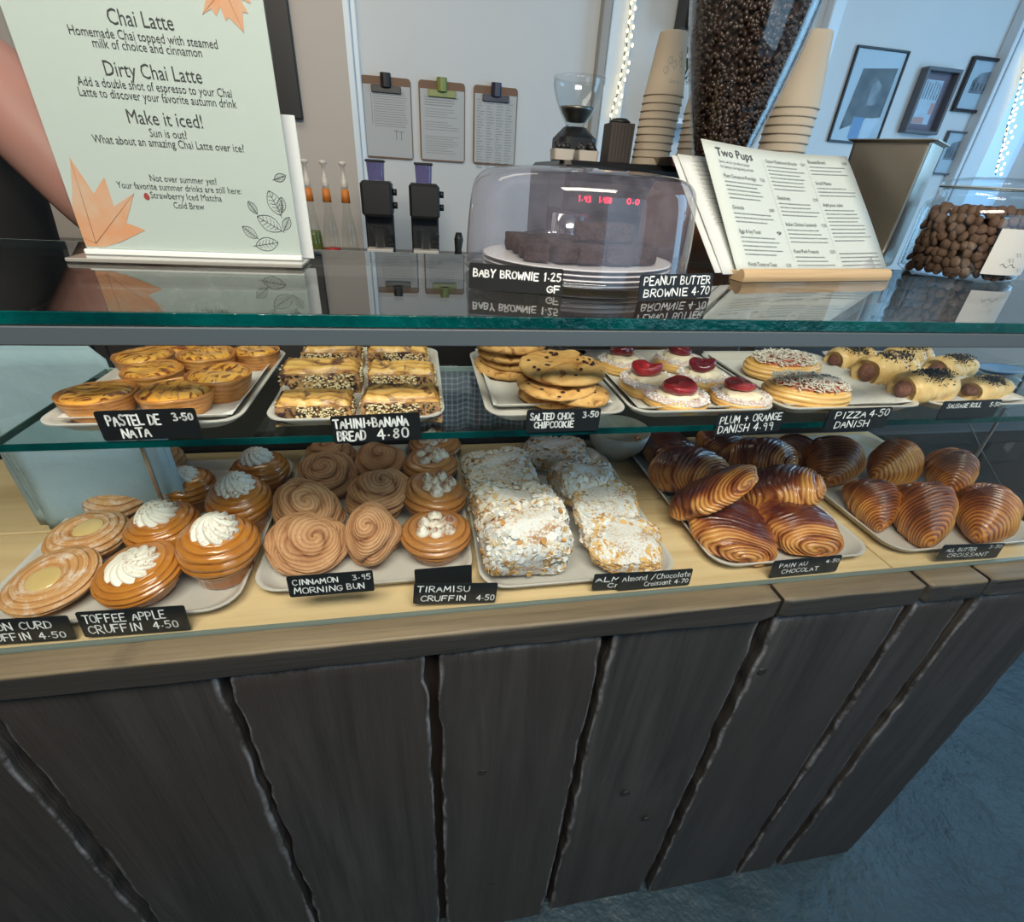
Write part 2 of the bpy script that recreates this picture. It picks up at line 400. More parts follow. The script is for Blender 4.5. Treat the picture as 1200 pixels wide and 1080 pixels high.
# pine display deck: boards that can be picked apart
dk = empty('display_deck', (0, 0, 0), label='pale pine boards forming the floor of the display case', cat='deck')
for i, (x0, x1, y0, y1) in enumerate([(-1.5, .672, .4325, .640), (-1.5, .672, .643, .86), (.675, 1.02, .4325, .86)]):
    auto(MB().box(x0, x1, y0, y1, .9405, ZB, .0015).build('deck_board', M['pine'], dk), 30)

# ------------------------------------------------------------------ display case
dc = empty('display_case', (0, 0, 0), label='glass pastry display case with grey front rail and one glass shelf', cat='display case')
XL, XR = -1.45, 1.02; ZT = 1.343; ZS = 1.226
MB().box(XL, XR, .4285, .795, ZT - .010, ZT).build('top_glass', M['topglass'], dc, False)
MB().box(XL, XR, .4262, .4284, ZT - .0105, ZT - .0002, .0006).build('top_glass_edge', M['glassedge'], dc, False)
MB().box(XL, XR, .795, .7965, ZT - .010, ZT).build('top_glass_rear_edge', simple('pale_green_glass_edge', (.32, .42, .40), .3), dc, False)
MB().box(XL, XR, .4262, .4435, 1.3165, 1.3315, .001).build('front_rail', M['rail'], dc, False)
MB().box(XL, XR, .4275, .4315, ZB + .0005, 1.316).build('front_glass', M['pane'], dc, False)
MB().box(XL, XR, .4268, .4322, ZB - .0003, ZB + .003).build('glass_channel', simple('pane_bottom_edge', (.14, .18, .16), .3), dc, False)
SL = -.37
MB().box(SL, XR, .437, .626, ZS - .006, ZS).build('shelf_glass', M['glass'], dc, False)
MB().box(SL, XR, .4355, .4369, ZS - .0065, ZS + .0002).build('shelf_front_edge', M['glassedge'], dc, False)
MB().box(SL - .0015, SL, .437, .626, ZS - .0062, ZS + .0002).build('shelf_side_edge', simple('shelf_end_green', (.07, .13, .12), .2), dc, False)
MB().box(SL, XR, .626, .6275, ZS - .006, ZS + .0004).build('shelf_rear_edge', simple('shelf_rear_glow_tone', (.46, .58, .56), .2), dc, False)  # rear edge painted pale to imitate the glow in the glass
for x in (SL + .002, XR - .01):
    MB().box(x, x + .004, .628, .632, ZB, ZT - .0105).build('post', M['steel'], dc, False)
MB().box(XL, XR, .862, .88, ZB, 1.128, .002).build('back_panel', M['dark'], dc, False)
MB().box(XL, XL + .018, .44, .86, ZB + .001, ZT - .011).build('end_panel', M['dark'], dc, False)
MB().box(XR - .008, XR - .004, .44, .86, ZB + .001, 1.218).build('end_glass', M['pane'], dc, False)

# rear benches behind the case
def bench(name, x0, x1, y0, y1, z, lab, m=M['dark'], mt=None):
    o = empty(name, (0, 0, 0), label=lab, cat='bench')
    MB().box(x0, x1, y0, y1, z - .04, z, .003).build('worktop', mt or M['dark'], o, False)
    MB().box(x0, x1, y0 + .02, y1, 0.0, z - .041).build('body', m, o, False)
    return o
bench('back_bar', -2.4, 1.9, 2.05, 2.555, 1.12, 'long dark back bar under the clipboards along the rear wall', mt=simple('bar_top_grey', (.18, .17, .16), .5))
bench('machine_bench', .22, 1.9, .90, 1.96, .95, 'low dark bench that carries the espresso machine and grinder')

# ------------------------------------------------------------------ trays
def tray(name, x0, x1, y0, y1, z, label, h=.016, rz=0, r=.035):
    w, d = x1 - x0, y1 - y0
    R = [rrect(w - .036, d - .036, r, 0), rrect(w - .022, d - .022, r, .003), rrect(w - .008, d - .008, r, h * .8), rrect(w, d, r, h), rrect(w, d, r, h + .0015),
         rrect(w - .004, d - .004, r, h + .002), rrect(w - .010, d - .010, r, h), rrect(w - .024, d - .024, r, .0055), rrect(w - .038, d - .038, r, .0035)]
    V, Fc = loft(R)
    o = mesh(name, V, Fc, M['enamel'], None, True, loc=((x0 + x1) / 2, (y0 + y1) / 2, z)); auto(o, 60)
    o.rotation_euler = (0, 0, rz); return tag(o, label=label, cat='tray', group='off-white trays on the deck' if z < 1.1 else 'off-white trays on the glass shelf')
zt = ZB + .0005; zu = ZS + .0005
tray('serving_tray', -.505, -.226, .447, .80, zt, 'off-white tray under the lemon and toffee apple cruffins', rz=0)
tray('serving_tray', -.218, .056, .470, .835, zt, 'off-white tray under the cinnamon buns and tiramisu cruffins', rz=.0)
tray('serving_tray', .062, .336, .444, .80, zt, 'off-white tray under the almond croissants')
tray('serving_tray', .390, .650, .449, .815, zt, 'off-white tray under the pain au chocolat')
tray('serving_tray', .684, .97, .449, .815, zt, 'off-white tray under the butter croissants')
tray('serving_tray', -.338, -.170, .442, .655, zu, 'off-white tray under the custard tarts', h=.013, r=.022)
tray('serving_tray', -.150, .020, .442, .665, zu, 'off-white tray under the tahini and banana bread', h=.013, r=.022)
tray('serving_tray', .062, .215, .442, .652, zu, 'off-white tray under the cookie stacks', h=.013, r=.022)
tray('serving_tray', .219, .394, .442, .645, zu, 'off-white tray under the plum danishes', h=.013, r=.022)
tray('serving_tray', .398, .592, .442, .645, zu, 'off-white tray under the pizza danishes', h=.013, r=.022)
tray('serving_tray', .604, .760, .442, .650, zu, 'off-white tray under the sausage rolls', h=.013, r=.022)
def sheet(name, x0, x1, y0, y1, z, label, seed, m=M['bakepaper'], curl=.004, cat='baking paper', group='sheets of baking paper on the trays'):
    n = 16; V = []; att = []
    for i in range(n):
        for j in range(n):
            u, v = i / (n - 1), j / (n - 1); x = x0 + (x1 - x0) * u; y = y0 + (y1 - y0) * v
            e = max(abs(u - .5), abs(v - .5)) * 2
            V.append((x, y, z + .0012 + curl * max(0, e - .86) / .14 + (.0006 * vn(np.array([[x * 30, y * 30, seed]]))[0])))
    o = mesh(name, V, grid_faces(n, n, False), m)
    s = o.modifiers.new('thickness', 'SOLIDIFY'); s.thickness = .0004; s.offset = 1
    return tag(o, label=label, cat=cat, group=group)
sheet('baking_paper', -.325, -.180, .458, .652, zu + .0035, 'white baking paper lying under the custard tarts', 1, curl=.009)
sheet('baking_paper', .072, .205, .470, .66, zu + .0035, 'white baking paper lying under the cookie stacks', 2, curl=.009)
sheet('baking_paper', .412, .584, .455, .65, zu + .0035, 'white baking paper lying under the pizza danishes', 3, curl=.009)
sheet('baking_paper', .614, .750, .455, .65, zu + .0035, 'white baking paper lying under the sausage rolls', 4, curl=.009)
sheet('baking_paper', .229, .384, .455, .655, zu + .0035, 'white baking paper lying under the plum danishes', 5, curl=.009)

# pale paper bags standing at the left end
pb = empty('paper_bag_stack', (0, 0, 0), label='stack of pale blue paper bags standing upright at the left end of the case', cat='paper bags')
xl = ay(60, 617, .65)[0]
for i in range(4):
    yy = .646 + .004 * i; dx = -.006 * i; zt2 = 1.243 - .012 * (i % 2)
    V = []; n = 14
    for a in range(n):
        for b in range(n):
            u, v = a / (n - 1), b / (n - 1); x = xl + dx + .185 * u * (1 if b < n - 1 or a < n - 2 else .93); z = ZB + .001 + (zt2 - ZB) * v
            if u > .8 and v > .86: z -= (u - .8) * (v - .86) * 2.6
            V.append((x, yy + .004 * math.sin(v * 5 + i) + .002 * vn(np.array([[x * 25, z * 25, i]]))[0] + (.010 * max(0, .06 - abs(v - .56)) / .06 if i == 0 else 0), z))
    o = mesh('bag', V, grid_faces(n, n, False), M['bagpaper'], pb); s = o.modifiers.new('thickness', 'SOLIDIFY'); s.thickness = .0008
# checked cloth over the back panel
m, nt, p = newmat('navy_check_cloth')
tc = nt.nodes.new('ShaderNodeTexCoord'); sx_ = nt.nodes.new('ShaderNodeSeparateXYZ'); nt.links.new(tc.outputs['Object'], sx_.inputs[0])
a_ = mth(nt, 'GREATER_THAN', mth(nt, 'FRACT', mth(nt, 'MULTIPLY', sx_.outputs[0], 95)), .72)
b_ = mth(nt, 'GREATER_THAN', mth(nt, 'FRACT', mth(nt, 'MULTIPLY', sx_.outputs[2], 95)), .72)
nt.links.new(mixc(nt, mth(nt, 'MULTIPLY', mth(nt, 'ADD', a_, b_), .5), (.035, .042, .075), (.30, .33, .40)), p.inputs['Base Color']); p.inputs['Roughness'].default_value = .9
M['check'] = m
n = 40; V = []
for i in range(n):
    for j in range(12):
        u, v = i / (n - 1), j / 11; s = v * .24
        x = -.17 + .36 * u
        if s < .11: y, z = .860 - .001, 1.02 + s
        elif s < .13: y, z = .860 + (s - .11), 1.131
        else: y, z = .8825, 1.131 - (s - .13)
        V.append((x, y + (.006 * math.sin(u * 34) + .003 * math.sin(u * 71)) * (0 if .11 <= s < .13 else 1) * (-1 if s < .11 else 1) - (.007 if s < .11 else -.007 if s > .13 else 0), z + (.004 if z > 1.12 else 0)))
tag(mesh('tea_towel', V, grid_faces(n, 12, False), M['check']), label='dark blue checked cloth draped over the back panel of the case', cat='cloth').modifiers.new('t', 'SOLIDIFY').thickness = .0015
# ------------------------------------------------------------------ pastry materials
gold = [(.0, (.62, .33, .10)), (.35, (.46, .19, .045)), (.65, (.27, .085, .02)), (1, (.11, .03, .010))]
M['croissant'] = pastry('baked_croissant', [(.0, (.74, .38, .10)), (.28, (.55, .22, .045)), (.52, (.27, .075, .016)), (.85, (.07, .018, .007))], rough=.38, coat=.3, hb=.9)
M['pac'] = pastry('baked_chocolate_roll', [(.0, (.74, .40, .12)), (.28, (.56, .23, .055)), (.52, (.27, .07, .016)), (.85, (.085, .014, .007))], rough=.32, coat=.5, hb=.9)
M['caramel'] = pastry('caramel_glazed_crust', [(.0, (.20, .055, .010)), (.35, (.42, .14, .02)), (.7, (.56, .22, .035)), (1, (.62, .30, .08))], rough=.2, coat=.9, hb=.8)
M['lemoncrust'] = pastry('sugared_spiral_crust', [(.0, (.28, .10, .028)), (.4, (.50, .23, .075)), (.75, (.66, .38, .16)), (1, (.76, .50, .26))], rough=.5, dust=(46, .53, .22), dustc=(.80, .70, .60), hb=.8)
M['cinnamon'] = pastry('cinnamon_sugar_crust', [(.0, (.10, .035, .014)), (.32, (.30, .125, .05)), (.68, (.52, .27, .125)), (1, (.66, .40, .21))], rough=.75, dust=(330, .60, .14), dustc=(.72, .50, .34), fine=(420, .5), hb=.9)
M['tirabun'] = pastry('baked_cruffin_crust', [(.0, (.16, .05, .012)), (.4, (.36, .14, .035)), (.75, (.52, .24, .07)), (1, (.60, .33, .13))], rough=.35, coat=.4, hb=.8)
M['natacrust'] = pastry('flaky_tart_crust', [(.0, (.16, .045, .010)), (.4, (.44, .16, .035)), (.8, (.66, .31, .08)), (1, (.76, .42, .14))], blot=(30, .5, (.30, .10, .02), .2), rough=.42, coat=.3, fine=(110, .9))
m, nt, p = newmat('burnt_custard')
c = ramp(nt, noise(nt, 20, 4, .6), [(.3, (.82, .36, .04)), (.7, (.92, .52, .12))])
c = mixc(nt, ramp(nt, noise(nt, 48, 4, .55, (1, 2.2, 1), dist=1.2), [(.49, (0, 0, 0)), (.60, (1, 1, 1))]), c, (.23, .060, .012))
c = mixc(nt, ramp(nt, noise(nt, 60, 3, .5, (1, 2, 1), dist=1), [(.62, (0, 0, 0)), (.68, (1, 1, 1))]), c, (.035, .010, .006))
nt.links.new(c, p.inputs['Base Color']); p.inputs['Roughness'].default_value = .3; p.inputs['Coat Weight'].default_value = .4; bump(nt, p, noise(nt, 60, 3), .4, .003)
M['custard'] = m
M['curd'] = simple('lemon_curd', (.66, .48, .20), .18, coat=.4, sss=.1)
m, nt, p = newmat('whipped_cream')
c = mixc(nt, ramp(nt, noise(nt, 260, 5, .7), [(.53, (0, 0, 0)), (.60, (1, 1, 1))]), (.86, .82, .72), (.38, .19, .08))
c = mixc(nt, ramp(nt, noise(nt, 30, 2), [(.42, (0, 0, 0)), (.6, (1, 1, 1))]), (.86, .82, .72), c)
nt.links.new(c, p.inputs['Base Color']); p.inputs['Roughness'].default_value = .45; M['cream'] = m
M['cream2'] = simple('pale_cream', (.86, .74, .55), .4, nb=(50, .3), sss=.05)
m, nt, p = newmat('cocoa_dusted_cream')
c = mixc(nt, ramp(nt, mth(nt, 'ADD', noise(nt, 70, 5, .7), mth(nt, 'MULTIPLY', attr(nt), .22)), [(.56, (0, 0, 0)), (.76, (1, 1, 1))]), (.85, .80, .70), (.24, .09, .04))
nt.links.new(c, p.inputs['Base Color']); p.inputs['Roughness'].default_value = .6; M['kiss'] = m
M['almond'] = pastry('sugared_almond_crust', [(.2, (.42, .20, .07)), (.8, (.72, .50, .26))], rough=.7, dust=(260, .40, .12), dustc=(.76, .75, .73), fine=(300, .9))
m, nt, p = newmat('flaked_almonds')
c = ramp(nt, attr(nt), [(.0, (.52, .24, .06)), (.25, (.72, .46, .17)), (.5, (.76, .60, .36)), (1, (.70, .58, .42))])
d = ramp(nt, mth(nt, 'ADD', noise(nt, 420, 6, .85), mth(nt, 'MULTIPLY', mth(nt, 'SUBTRACT', attr(nt), .5), .45)), [(.50, (0, 0, 0)), (.60, (1, 1, 1))])
nt.links.new(mixc(nt, d, c, (.80, .80, .79)), p.inputs['Base Color']); p.inputs['Roughness'].default_value = .75
bump(nt, p, noise(nt, 400, 3), .5, .001); M['flake'] = m
M['cookie'] = pastry('cookie_crumb', [(.0, (.22, .085, .022)), (.35, (.56, .29, .08)), (1, (.76, .47, .17))], blot=(60, .60, (.30, .12, .035), .06), rough=.7, fine=(170, .8), hb=1)
M['choc'] = simple('dark_chocolate', (.035, .014, .008), .35)
M['brownie'] = simple('brownie_crumb', (.030, .013, .009), .75, nb=(120, 1, .006), var=(60, (.055, .026, .02)))
M['plum'] = simple('poached_plum', (.46, .020, .030), .22, coat=.6, nb=(90, .8, .004), var=(55, (.24, .008, .016)), sss=.1)
M['plum2'] = simple('poached_plum_dark', (.10, .008, .018), .16, coat=.8, nb=(70, .4, .003), var=(40, (.20, .012, .022)))
M['danish'] = pastry('danish_crust', [(.0, (.42, .17, .04)), (.5, (.70, .38, .10)), (1, (.84, .56, .22))], rough=.42, coat=.25)
M['sugar'] = simple('pearl_sugar', (.84, .82, .80), .5)
M['pinksugar'] = simple('rim_sugar_crust', (.58, .36, .30), .6, nb=(200, .8), var=(200, (.75, .68, .66)))
M['cheese'] = simple('grated_hard_cheese', (.74, .70, .62), .7)
M['tomato'] = simple('baked_tomato_sauce', (.42, .10, .035), .4, nb=(60, .5))
M['herb'] = simple('dark_herb_flakes', (.03, .045, .02), .8)
M['puff'] = pastry('sausage_roll_puff', [(.0, (.55, .30, .09)), (.45, (.74, .50, .20)), (1, (.82, .64, .34))], blot=(26, .60, (.52, .26, .07), .2), rough=.5, coat=.15, fine=(120, .7))
M['meat'] = simple('browned_sausage', (.13, .045, .028), .5, nb=(140, 1, .005), var=(60, (.22, .09, .06)))
M['seed'] = simple('black_seeds', (.015, .014, .018), .45)
M['sesame'] = simple('pale_sesame', (.80, .68, .42), .55)
M['bananatop'] = pastry('banana_bread_top', [(.0, (.07, .022, .010)), (.35, (.36, .16, .04)), (.7, (.68, .38, .09)), (1, (.80, .52, .17))], blot=(40, .52, (.12, .045, .02), .10), rough=.5, coat=.2, fine=(110, .9))
M['bananaside'] = pastry('banana_bread_side', [(.0, (.12, .05, .03)), (.5, (.45, .24, .09)), (1, (.62, .40, .17))], blot=(38, .52, (.09, .035, .035), .10), rough=.75, fine=(130, 1.0))

# ------------------------------------------------------------------ pastry shapes
def sgp(x, e): return np.sign(x) * np.abs(x) ** e
def swirl(name, mat, a, b, c, e1=.8, e2=.85, N=4.5, amp=.09, fine=34, famp=.02, seed=1, axis='z', flat=.45, lump=.10, off=(0, 0), top=0.0, nu=110, nv=90, parent=None, swap=.0, wob=.22):
    """rolled dough: a rounded body with spiral layers round its pole"""
    ph = np.linspace(.0, PI, nu)[:, None]; th = np.linspace(0, 2 * PI, nv, endpoint=False)[None, :]
    ph2 = ph + 0 * th; th2 = th + 0 * ph
    s, co = np.sin(ph2), np.cos(ph2)
    R = sgp(s, e1); Z = sgp(co, e2)
    x = R * np.cos(th2); y = R * np.sin(th2); z = Z
    base = np.stack([x, y, z], -1)
    # squash of the spiral so that it is not perfectly round
    t = ph2 / PI * N + th2 / (2 * PI) + wob * vn(base, 1.3, seed)
    g = np.abs(np.sin(PI * t)) ** .55
    tf = ph2 / PI * fine + 2 * th2 / (2 * PI) + 1.0 * vn(base, 1.6, seed + 3)
    gf = np.abs(np.sin(PI * tf)) ** .7
    fade = np.clip(np.sin(np.clip(ph2 * 1.0, 0, PI)) * 3, 0, 1)
    d = 1 + (amp * (g - 1) + famp * (gf - 1)) * (.35 + .65 * fade) + lump * vn(base, 1.1, seed + 9) + .03 * vn(base, 3.2, seed + 5)
    x = x * a * d + off[0] * np.clip(co, 0, 1) * a; y = y * b * d + off[1] * np.clip(co, 0, 1) * b; z = z * c * (d ** 1.2)
    h = .45 * g + .45 * gf
    if axis == 'y': h = .10 + .42 * (1 - gf) ** .8 + .45 * (1 - g) + .2 * vn(base, 1.6, seed + 7)
    if axis == 'y':     # pole towards the viewer side (-y)
        P = np.stack([x, -z, y], -1)
        if top:
            hz = np.clip(P[..., 2] / b, -1, 1); ctr = np.clip(1.15 - (np.abs(P[..., 1] + .0 * c) / c / .72) ** 4, 0, 1)
            k = np.clip(hz * 2.2 - .5, 0, 1) * ctr
            h = h * (1 - k) + k * top
        zm = P[..., 2]; fl = -b * flat * 1.0
    else:
        P = np.stack([x, y, z], -1); zm = P[..., 2]; fl = -c * flat
    P[..., 2] = np.where(zm < fl, fl + (zm - fl) * .08, zm) - fl * 1.0 + b * .0
    V = P.reshape(-1, 3); V[:, 2] -= V[:, 2].min()
    return mesh(name, V, grid_faces(nu, nv), mat, parent, True, {'h': h.ravel()})
def revolve(name, mat, prof, nv, fn, parent=None, nu=80, loc=None):
    """lathe with a displacement function fn(t, th, base) -> (scale, height attr)"""
    pr = np.array(prof); seg = np.r_[0, np.cumsum(np.hypot(np.diff(pr[:, 0]), np.diff(pr[:, 1])))]; seg /= seg[-1]
    t = np.linspace(0, 1, nu); r = np.interp(t, seg, pr[:, 0])[:, None]; z = np.interp(t, seg, pr[:, 1])[:, None]
    th = np.linspace(0, 2 * PI, nv, endpoint=False)[None, :]; T = t[:, None] + 0 * th; TH = th + 0 * t[:, None]
    B = np.stack([r * np.cos(TH), r * np.sin(TH), z + 0 * TH], -1)
    d, h, dz = fn(T, TH, B)
    P = np.stack([r * np.cos(TH) * d, r * np.sin(TH) * d, z + dz + 0 * TH], -1); V = P.reshape(-1, 3)
    return mesh(name, V, grid_faces(nu, nv), mat, parent, True, {'h': h.ravel()}, loc)
def smooth_prof(pts, n=60):
    p = np.array(pts, float)
    for _ in range(3):
        q = [p[0]]
        for i in range(len(p) - 1): q += [p[i] * .75 + p[i + 1] * .25, p[i] * .25 + p[i + 1] * .75]
        q.append(p[-1]); p = np.array(q)
    return p

def croissant(seed, L=.128, R=.040, bend=.016):
    nu, nv = 220, 80
    s = np.linspace(-1, 1, nu)[:, None]; th = np.linspace(0, 2 * PI, nv, endpoint=False)[None, :]
    S = s + 0 * th; TH = th + 0 * s
    env = np.maximum(1 - np.abs(S) ** 1.7, 0) ** .72
    B = np.stack([S * 2, np.cos(TH), np.sin(TH)], -1)
    sh = np.abs(S) + .05 * np.sin(TH + seed) + .05 * vn(B, 1.1, seed)
    q = sh * 3.1 + .3; fr = q - np.floor(q); step = 1 - fr
    tf = sh * 15 + 1.0 * vn(B, .9, seed + 2); gf = np.abs(np.sin(PI * tf)) ** .55
    d = 1 - .13 * (1 - step) * np.clip(1.3 - np.abs(S), 0, 1) + .06 * (gf - 1) + .07 * vn(B, 1.2, seed + 4)
    r = R * env * d
    x = S * L / 2; y = bend * (S ** 2) - bend * .4
    P = np.stack([x, y + r * np.cos(TH) * 1.0, r * np.sin(TH) * 1.04 - .010 * S ** 2], -1)
    P[..., 2] = np.where(P[..., 2] < -R * .62, -R * .62 + (P[..., 2] + R * .62) * .15, P[..., 2])
    V = P.reshape(-1, 3); V[:, 2] -= V[:, 2].min()
    spine = np.clip(np.cos(TH - 1.25) * 1.6 - .55, 0, 1) * np.clip(1.25 - np.abs(S), 0, 1)
    h = .12 + .62 * (1 - gf) ** .8 + .58 * spine + .14 * (1 - step) + .18 * vn(B, 1.7, seed + 8)
    return mesh('croissant', V, grid_faces(nu, nv), M['croissant'], None, True, {'h': np.clip(h, 0, 1).ravel()})

def cruffin_body(name, mat, seed, r0=.034, r1=.050, hgt=.066, dip=.010, pitch=9, parent=None, muff=True, tilt=1.0, nu=120):
    prof = smooth_prof([(0.0005, 0), (r0 * .9, 0), (r0, .002), (r0 * 1.10, hgt * .30), (r1 * .93, hgt * .45), (r1 * 1.0, hgt * .60), (r1 * .95, hgt * .80), (r1 * .72, hgt * .96), (r1 * .42, hgt), (r1 * .2, hgt - dip), (0.0005, hgt - dip)])
    def fn(T, TH, B):
        Bn = B / r1
        q = T * pitch * 1.55 + TH / (2 * PI) * tilt + .35 * vn(Bn, 1.0, seed); g = np.abs(np.sin(PI * q)) ** .5
        q2 = T * 46 + 2 * TH / (2 * PI) + 1.2 * vn(Bn, 1.2, seed + 2); g2 = np.abs(np.sin(PI * q2)) ** .7
        up = np.clip((T - .34) * 9, 0, 1) * np.clip((1.0 - T) * 9, 0, 1); low = 1 - np.clip((T - .34) * 9, 0, 1)
        d = 1 + (.085 * (g - 1) + .018 * (g2 - 1)) * up + .05 * vn(Bn, 1.0, seed + 5) + low * (.018 * vn(B * 60, 1, seed) + .01 * np.sin(TH * 22))
        return d, (.5 * g + .4 * g2) * up + low * (.35 + .25 * vn(B * 70, 1, seed)), .004 * vn(Bn, 1.1, seed + 8)
    return revolve(name, mat, prof, 96, fn, parent, nu)
def rosette(name, mat, R, H, seed, parent, loc, lobes=11, tw=5.0):
    prof = smooth_prof([(R * .80, 0), (R, H * .14), (R * 1.0, H * .34), (R * .82, H * .62), (R * .5, H * .86), (R * .22, H), (.0003, H * 1.03)])
    def fn(T, TH, B):
        w = TH * lobes + tw * T * 2 * PI * .55
        g = np.abs(np.cos(w / 2)) ** .7
        d = 1 + .22 * (g - .75) * np.clip(1.25 - T, 0, 1) + .05 * vn(B / R, 1.4, seed)
        return d, g, .002 * np.cos(w) * np.clip(T * 3, 0, 1) * (1 - T)
    o = revolve(name, mat, prof, 132, fn, parent, 44, loc); return o
def disc(name, mat, prof, parent, loc, seed=0, w=.08, nv=48, nu=24):
    def fn(T, TH, B): return 1 + w * vn(B * 30, 1, seed), .5 + .5 * vn(B * 60, 1, seed), .0015 * vn(B * 45, 1, seed + 1)
    return revolve(name, mat, smooth_prof(prof), nv, fn, parent, nu, loc)

def proto(name):
    return bpy.data.objects.new(name, None)
def use(protos, i, loc, rz=0, sc=1, tilt=(0, 0), **k):
    return dup(protos[i % len(protos)], loc, (tilt[0], tilt[1], rz), sc, **k)

# prototypes are linked only as copies
def P_toffee(seed):
    r = empty('toffee_apple_cruffin'); b = cruffin_body('body', M['caramel'], seed, parent=r)
    rosette('cream_rosette', M['cream'], .0275, .027, seed, r, (.0, -.002, .058)); return r
def P_lemon(seed):
    r = empty('lemon_curd_cruffin'); cruffin_body('body', M['lemoncrust'], seed, .036, .058, .052, .008, 8, parent=r)
    disc('curd', M['curd'], [(.0200, -.003), (.0218, .001), (.020, .0045), (.010, .0065), (.0003, .0068)], r, (-.004, -.006, .0475), seed); return r
def P_tira(seed):
    r = empty('tiramisu_cruffin'); cruffin_body('body', M['tirabun'], seed, .034, .047, .056, .008, 7, parent=r)
    rr = random.Random(seed); spots = [(-.016, -.014), (0, -.017), (.016, -.013), (-.014, .002), (.001, .001), (.016, .004), (.0, .016)]
    for x, y in spots:
        R = rr.uniform(.0085, .0100); H = rr.uniform(.017, .024); mb = MB(); n = 14
        prof = [(R * .8, 0), (R, H * .2), (R * .9, H * .45), (R * .5, H * .7), (R * .16, H * .9), (.0002, H)]
        mb.lathe(prof, n); mb.a = [v[2] / H for v in mb.v]
        k = rr.uniform(-.25, .25); mb.v = [(v[0] + k * v[2] ** 2 * 20, v[1] + .15 * v[2] ** 2 * 20 * k, v[2]) for v in mb.v]
        mb.build('cream_kiss', M['kiss'], r, loc=(x, y, .0505))
    return r
def P_bun(seed): return swirl('cinnamon_bun', M['cinnamon'], .052, .045, .036, .80, .85, 4.6, .17, 27, .035, seed, 'z', .55, .21, (.04, -.16), wob=.62, nu=150, nv=120)
def P_pac(seed): return swirl('pain_au_chocolat', M['pac'], .050, .035, .050, .66, .66, 5, .07, 23, .055, seed, 'y', .62, .09, (.12, -.30), top=.92, nu=170, nv=100)
def flakes_on(root, pts_nrm, seed, rmin=.0032, rmax=.0064, name='almond_flakes', brown=.12):
    rr = random.Random(seed); mb = MB()
    for (p, nrm) in pts_nrm:
        R = rr.uniform(rmin, rmax); n = 7; q = Vector(nrm).to_track_quat('Z', 'Y')
        tl = Euler((rr.gauss(0, .30), rr.gauss(0, .30), rr.uniform(0, 6))); Mx = q.to_matrix() @ tl.to_matrix()
        V = []; el = rr.uniform(.6, .9); cv = rr.uniform(-25, 25)
        for zz in (0, .0009):
            for k in range(n):
                t = 2 * PI * k / n; x = R * math.cos(t); y = R * el * math.sin(t) * (1 + .25 * math.cos(t))
                v = Mx @ Vector((x, y, zz + cv * x * x)); V.append((p[0] + v.x, p[1] + v.y, p[2] + v.z + .0012))
        v0 = Mx @ Vector((0, 0, .0012)); V.append((p[0] + v0.x, p[1] + v0.y, p[2] + v0.z + .0012))
        Fc = [(k, (k + 1) % n, n + (k + 1) % n, n + k) for k in range(n)] + [(n + k, n + (k + 1) % n, 2 * n) for k in range(n)]
        mb.add(V, Fc, rr.uniform(0, .35) if rr.random() < brown + (.5 if nrm[2] < .35 else 0) else rr.uniform(.5, 1))
    return mb.build(name, M['flake'], root, smooth=False, kind='stuff')
def P_almond(seed, a=.058, b=.046, c=.024, n=620, brown=.10):
    r = empty('almond_croissant'); nu, nv = 40, 60
    ph = np.linspace(0, PI, nu)[:, None]; th = np.linspace(0, 2 * PI, nv, endpoint=False)[None, :]
    s, co = np.sin(ph), np.cos(ph); sc_ = sgp(s, .34)
    x = sc_ * sgp(np.cos(th), .48); y = sc_ * sgp(np.sin(th), .48); z = sgp(co, .7) + 0 * th
    B = np.stack([x, y, z], -1); d = 1 + .13 * vn(B, 1.6, seed) + .05 * vn(B, 5, seed + 1)
    P = np.stack([x * a * d, y * b * d, z * c * (1 + .25 * vn(B, 1.4, seed + 2)) + .004 * np.cos(y * 4)], -1)
    V = P.reshape(-1, 3); V[:, 2] = np.maximum(V[:, 2], -c * .8); V[:, 2] -= V[:, 2].min()
    o = mesh('body', V, grid_faces(nu, nv), M['almond'], r, True, {'h': (.5 + .5 * vn(B, 4, seed)).ravel()})
    rs = np.random.RandomState(seed); me = o.data; pn = []
    G = V.reshape(nu, nv, 3)
    while len(pn) < n:
        i = int(rs.randint(2, nu - 8)); k = rs.randint(0, nv)
        if rs.rand() > sc_[i, 0] * .9 + .1: continue
        p = G[i, k]; e1 = G[i + 1, k] - G[i - 1, k]; e2 = G[i, (k + 1) % nv] - G[i, k - 1]
        nn = np.cross(e1, e2); L = np.linalg.norm(nn)
        if L < 1e-9: continue
        nn = nn / L; 
        if nn.dot(p - np.array([0, 0, c * .7])) < 0: nn = -nn
        if nn[2] < -.25: continue
        pn.append((p, nn))
    flakes_on(r, pn, seed, brown=brown); return r
def P_nata(seed):
    r = empty('custard_tart')
    prof = smooth_prof([(.0005, 0), (.030, 0), (.031, .001), (.035, .014), (.0385, .029), (.039, .031), (.0375, .0325), (.0355, .031), (.034, .027), (.0005, .027)])
    def fn(T, TH, B):
        g = np.abs(np.sin(PI * (T * 16 + .6 * vn(B * 40, 1, seed)))) ** .6
        return 1 + .03 * (g - 1) + .045 * vn(B * 32, 1, seed) + .012 * vn(B * 110, 1, seed), .25 + .45 * g + .25 * vn(B * 60, 1, seed + 3), .0022 * vn(B * 45, 1, seed) * (T > .5)
    revolve('pastry_case', M['natacrust'], prof, 72, fn, r, 54)
    disc('custard', M['custard'], [(.0345, .0265), (.0335, .0300), (.028, .0345), (.015, .0350), (.0003, .0335)], r, (0, 0, 0), seed, .02); return r
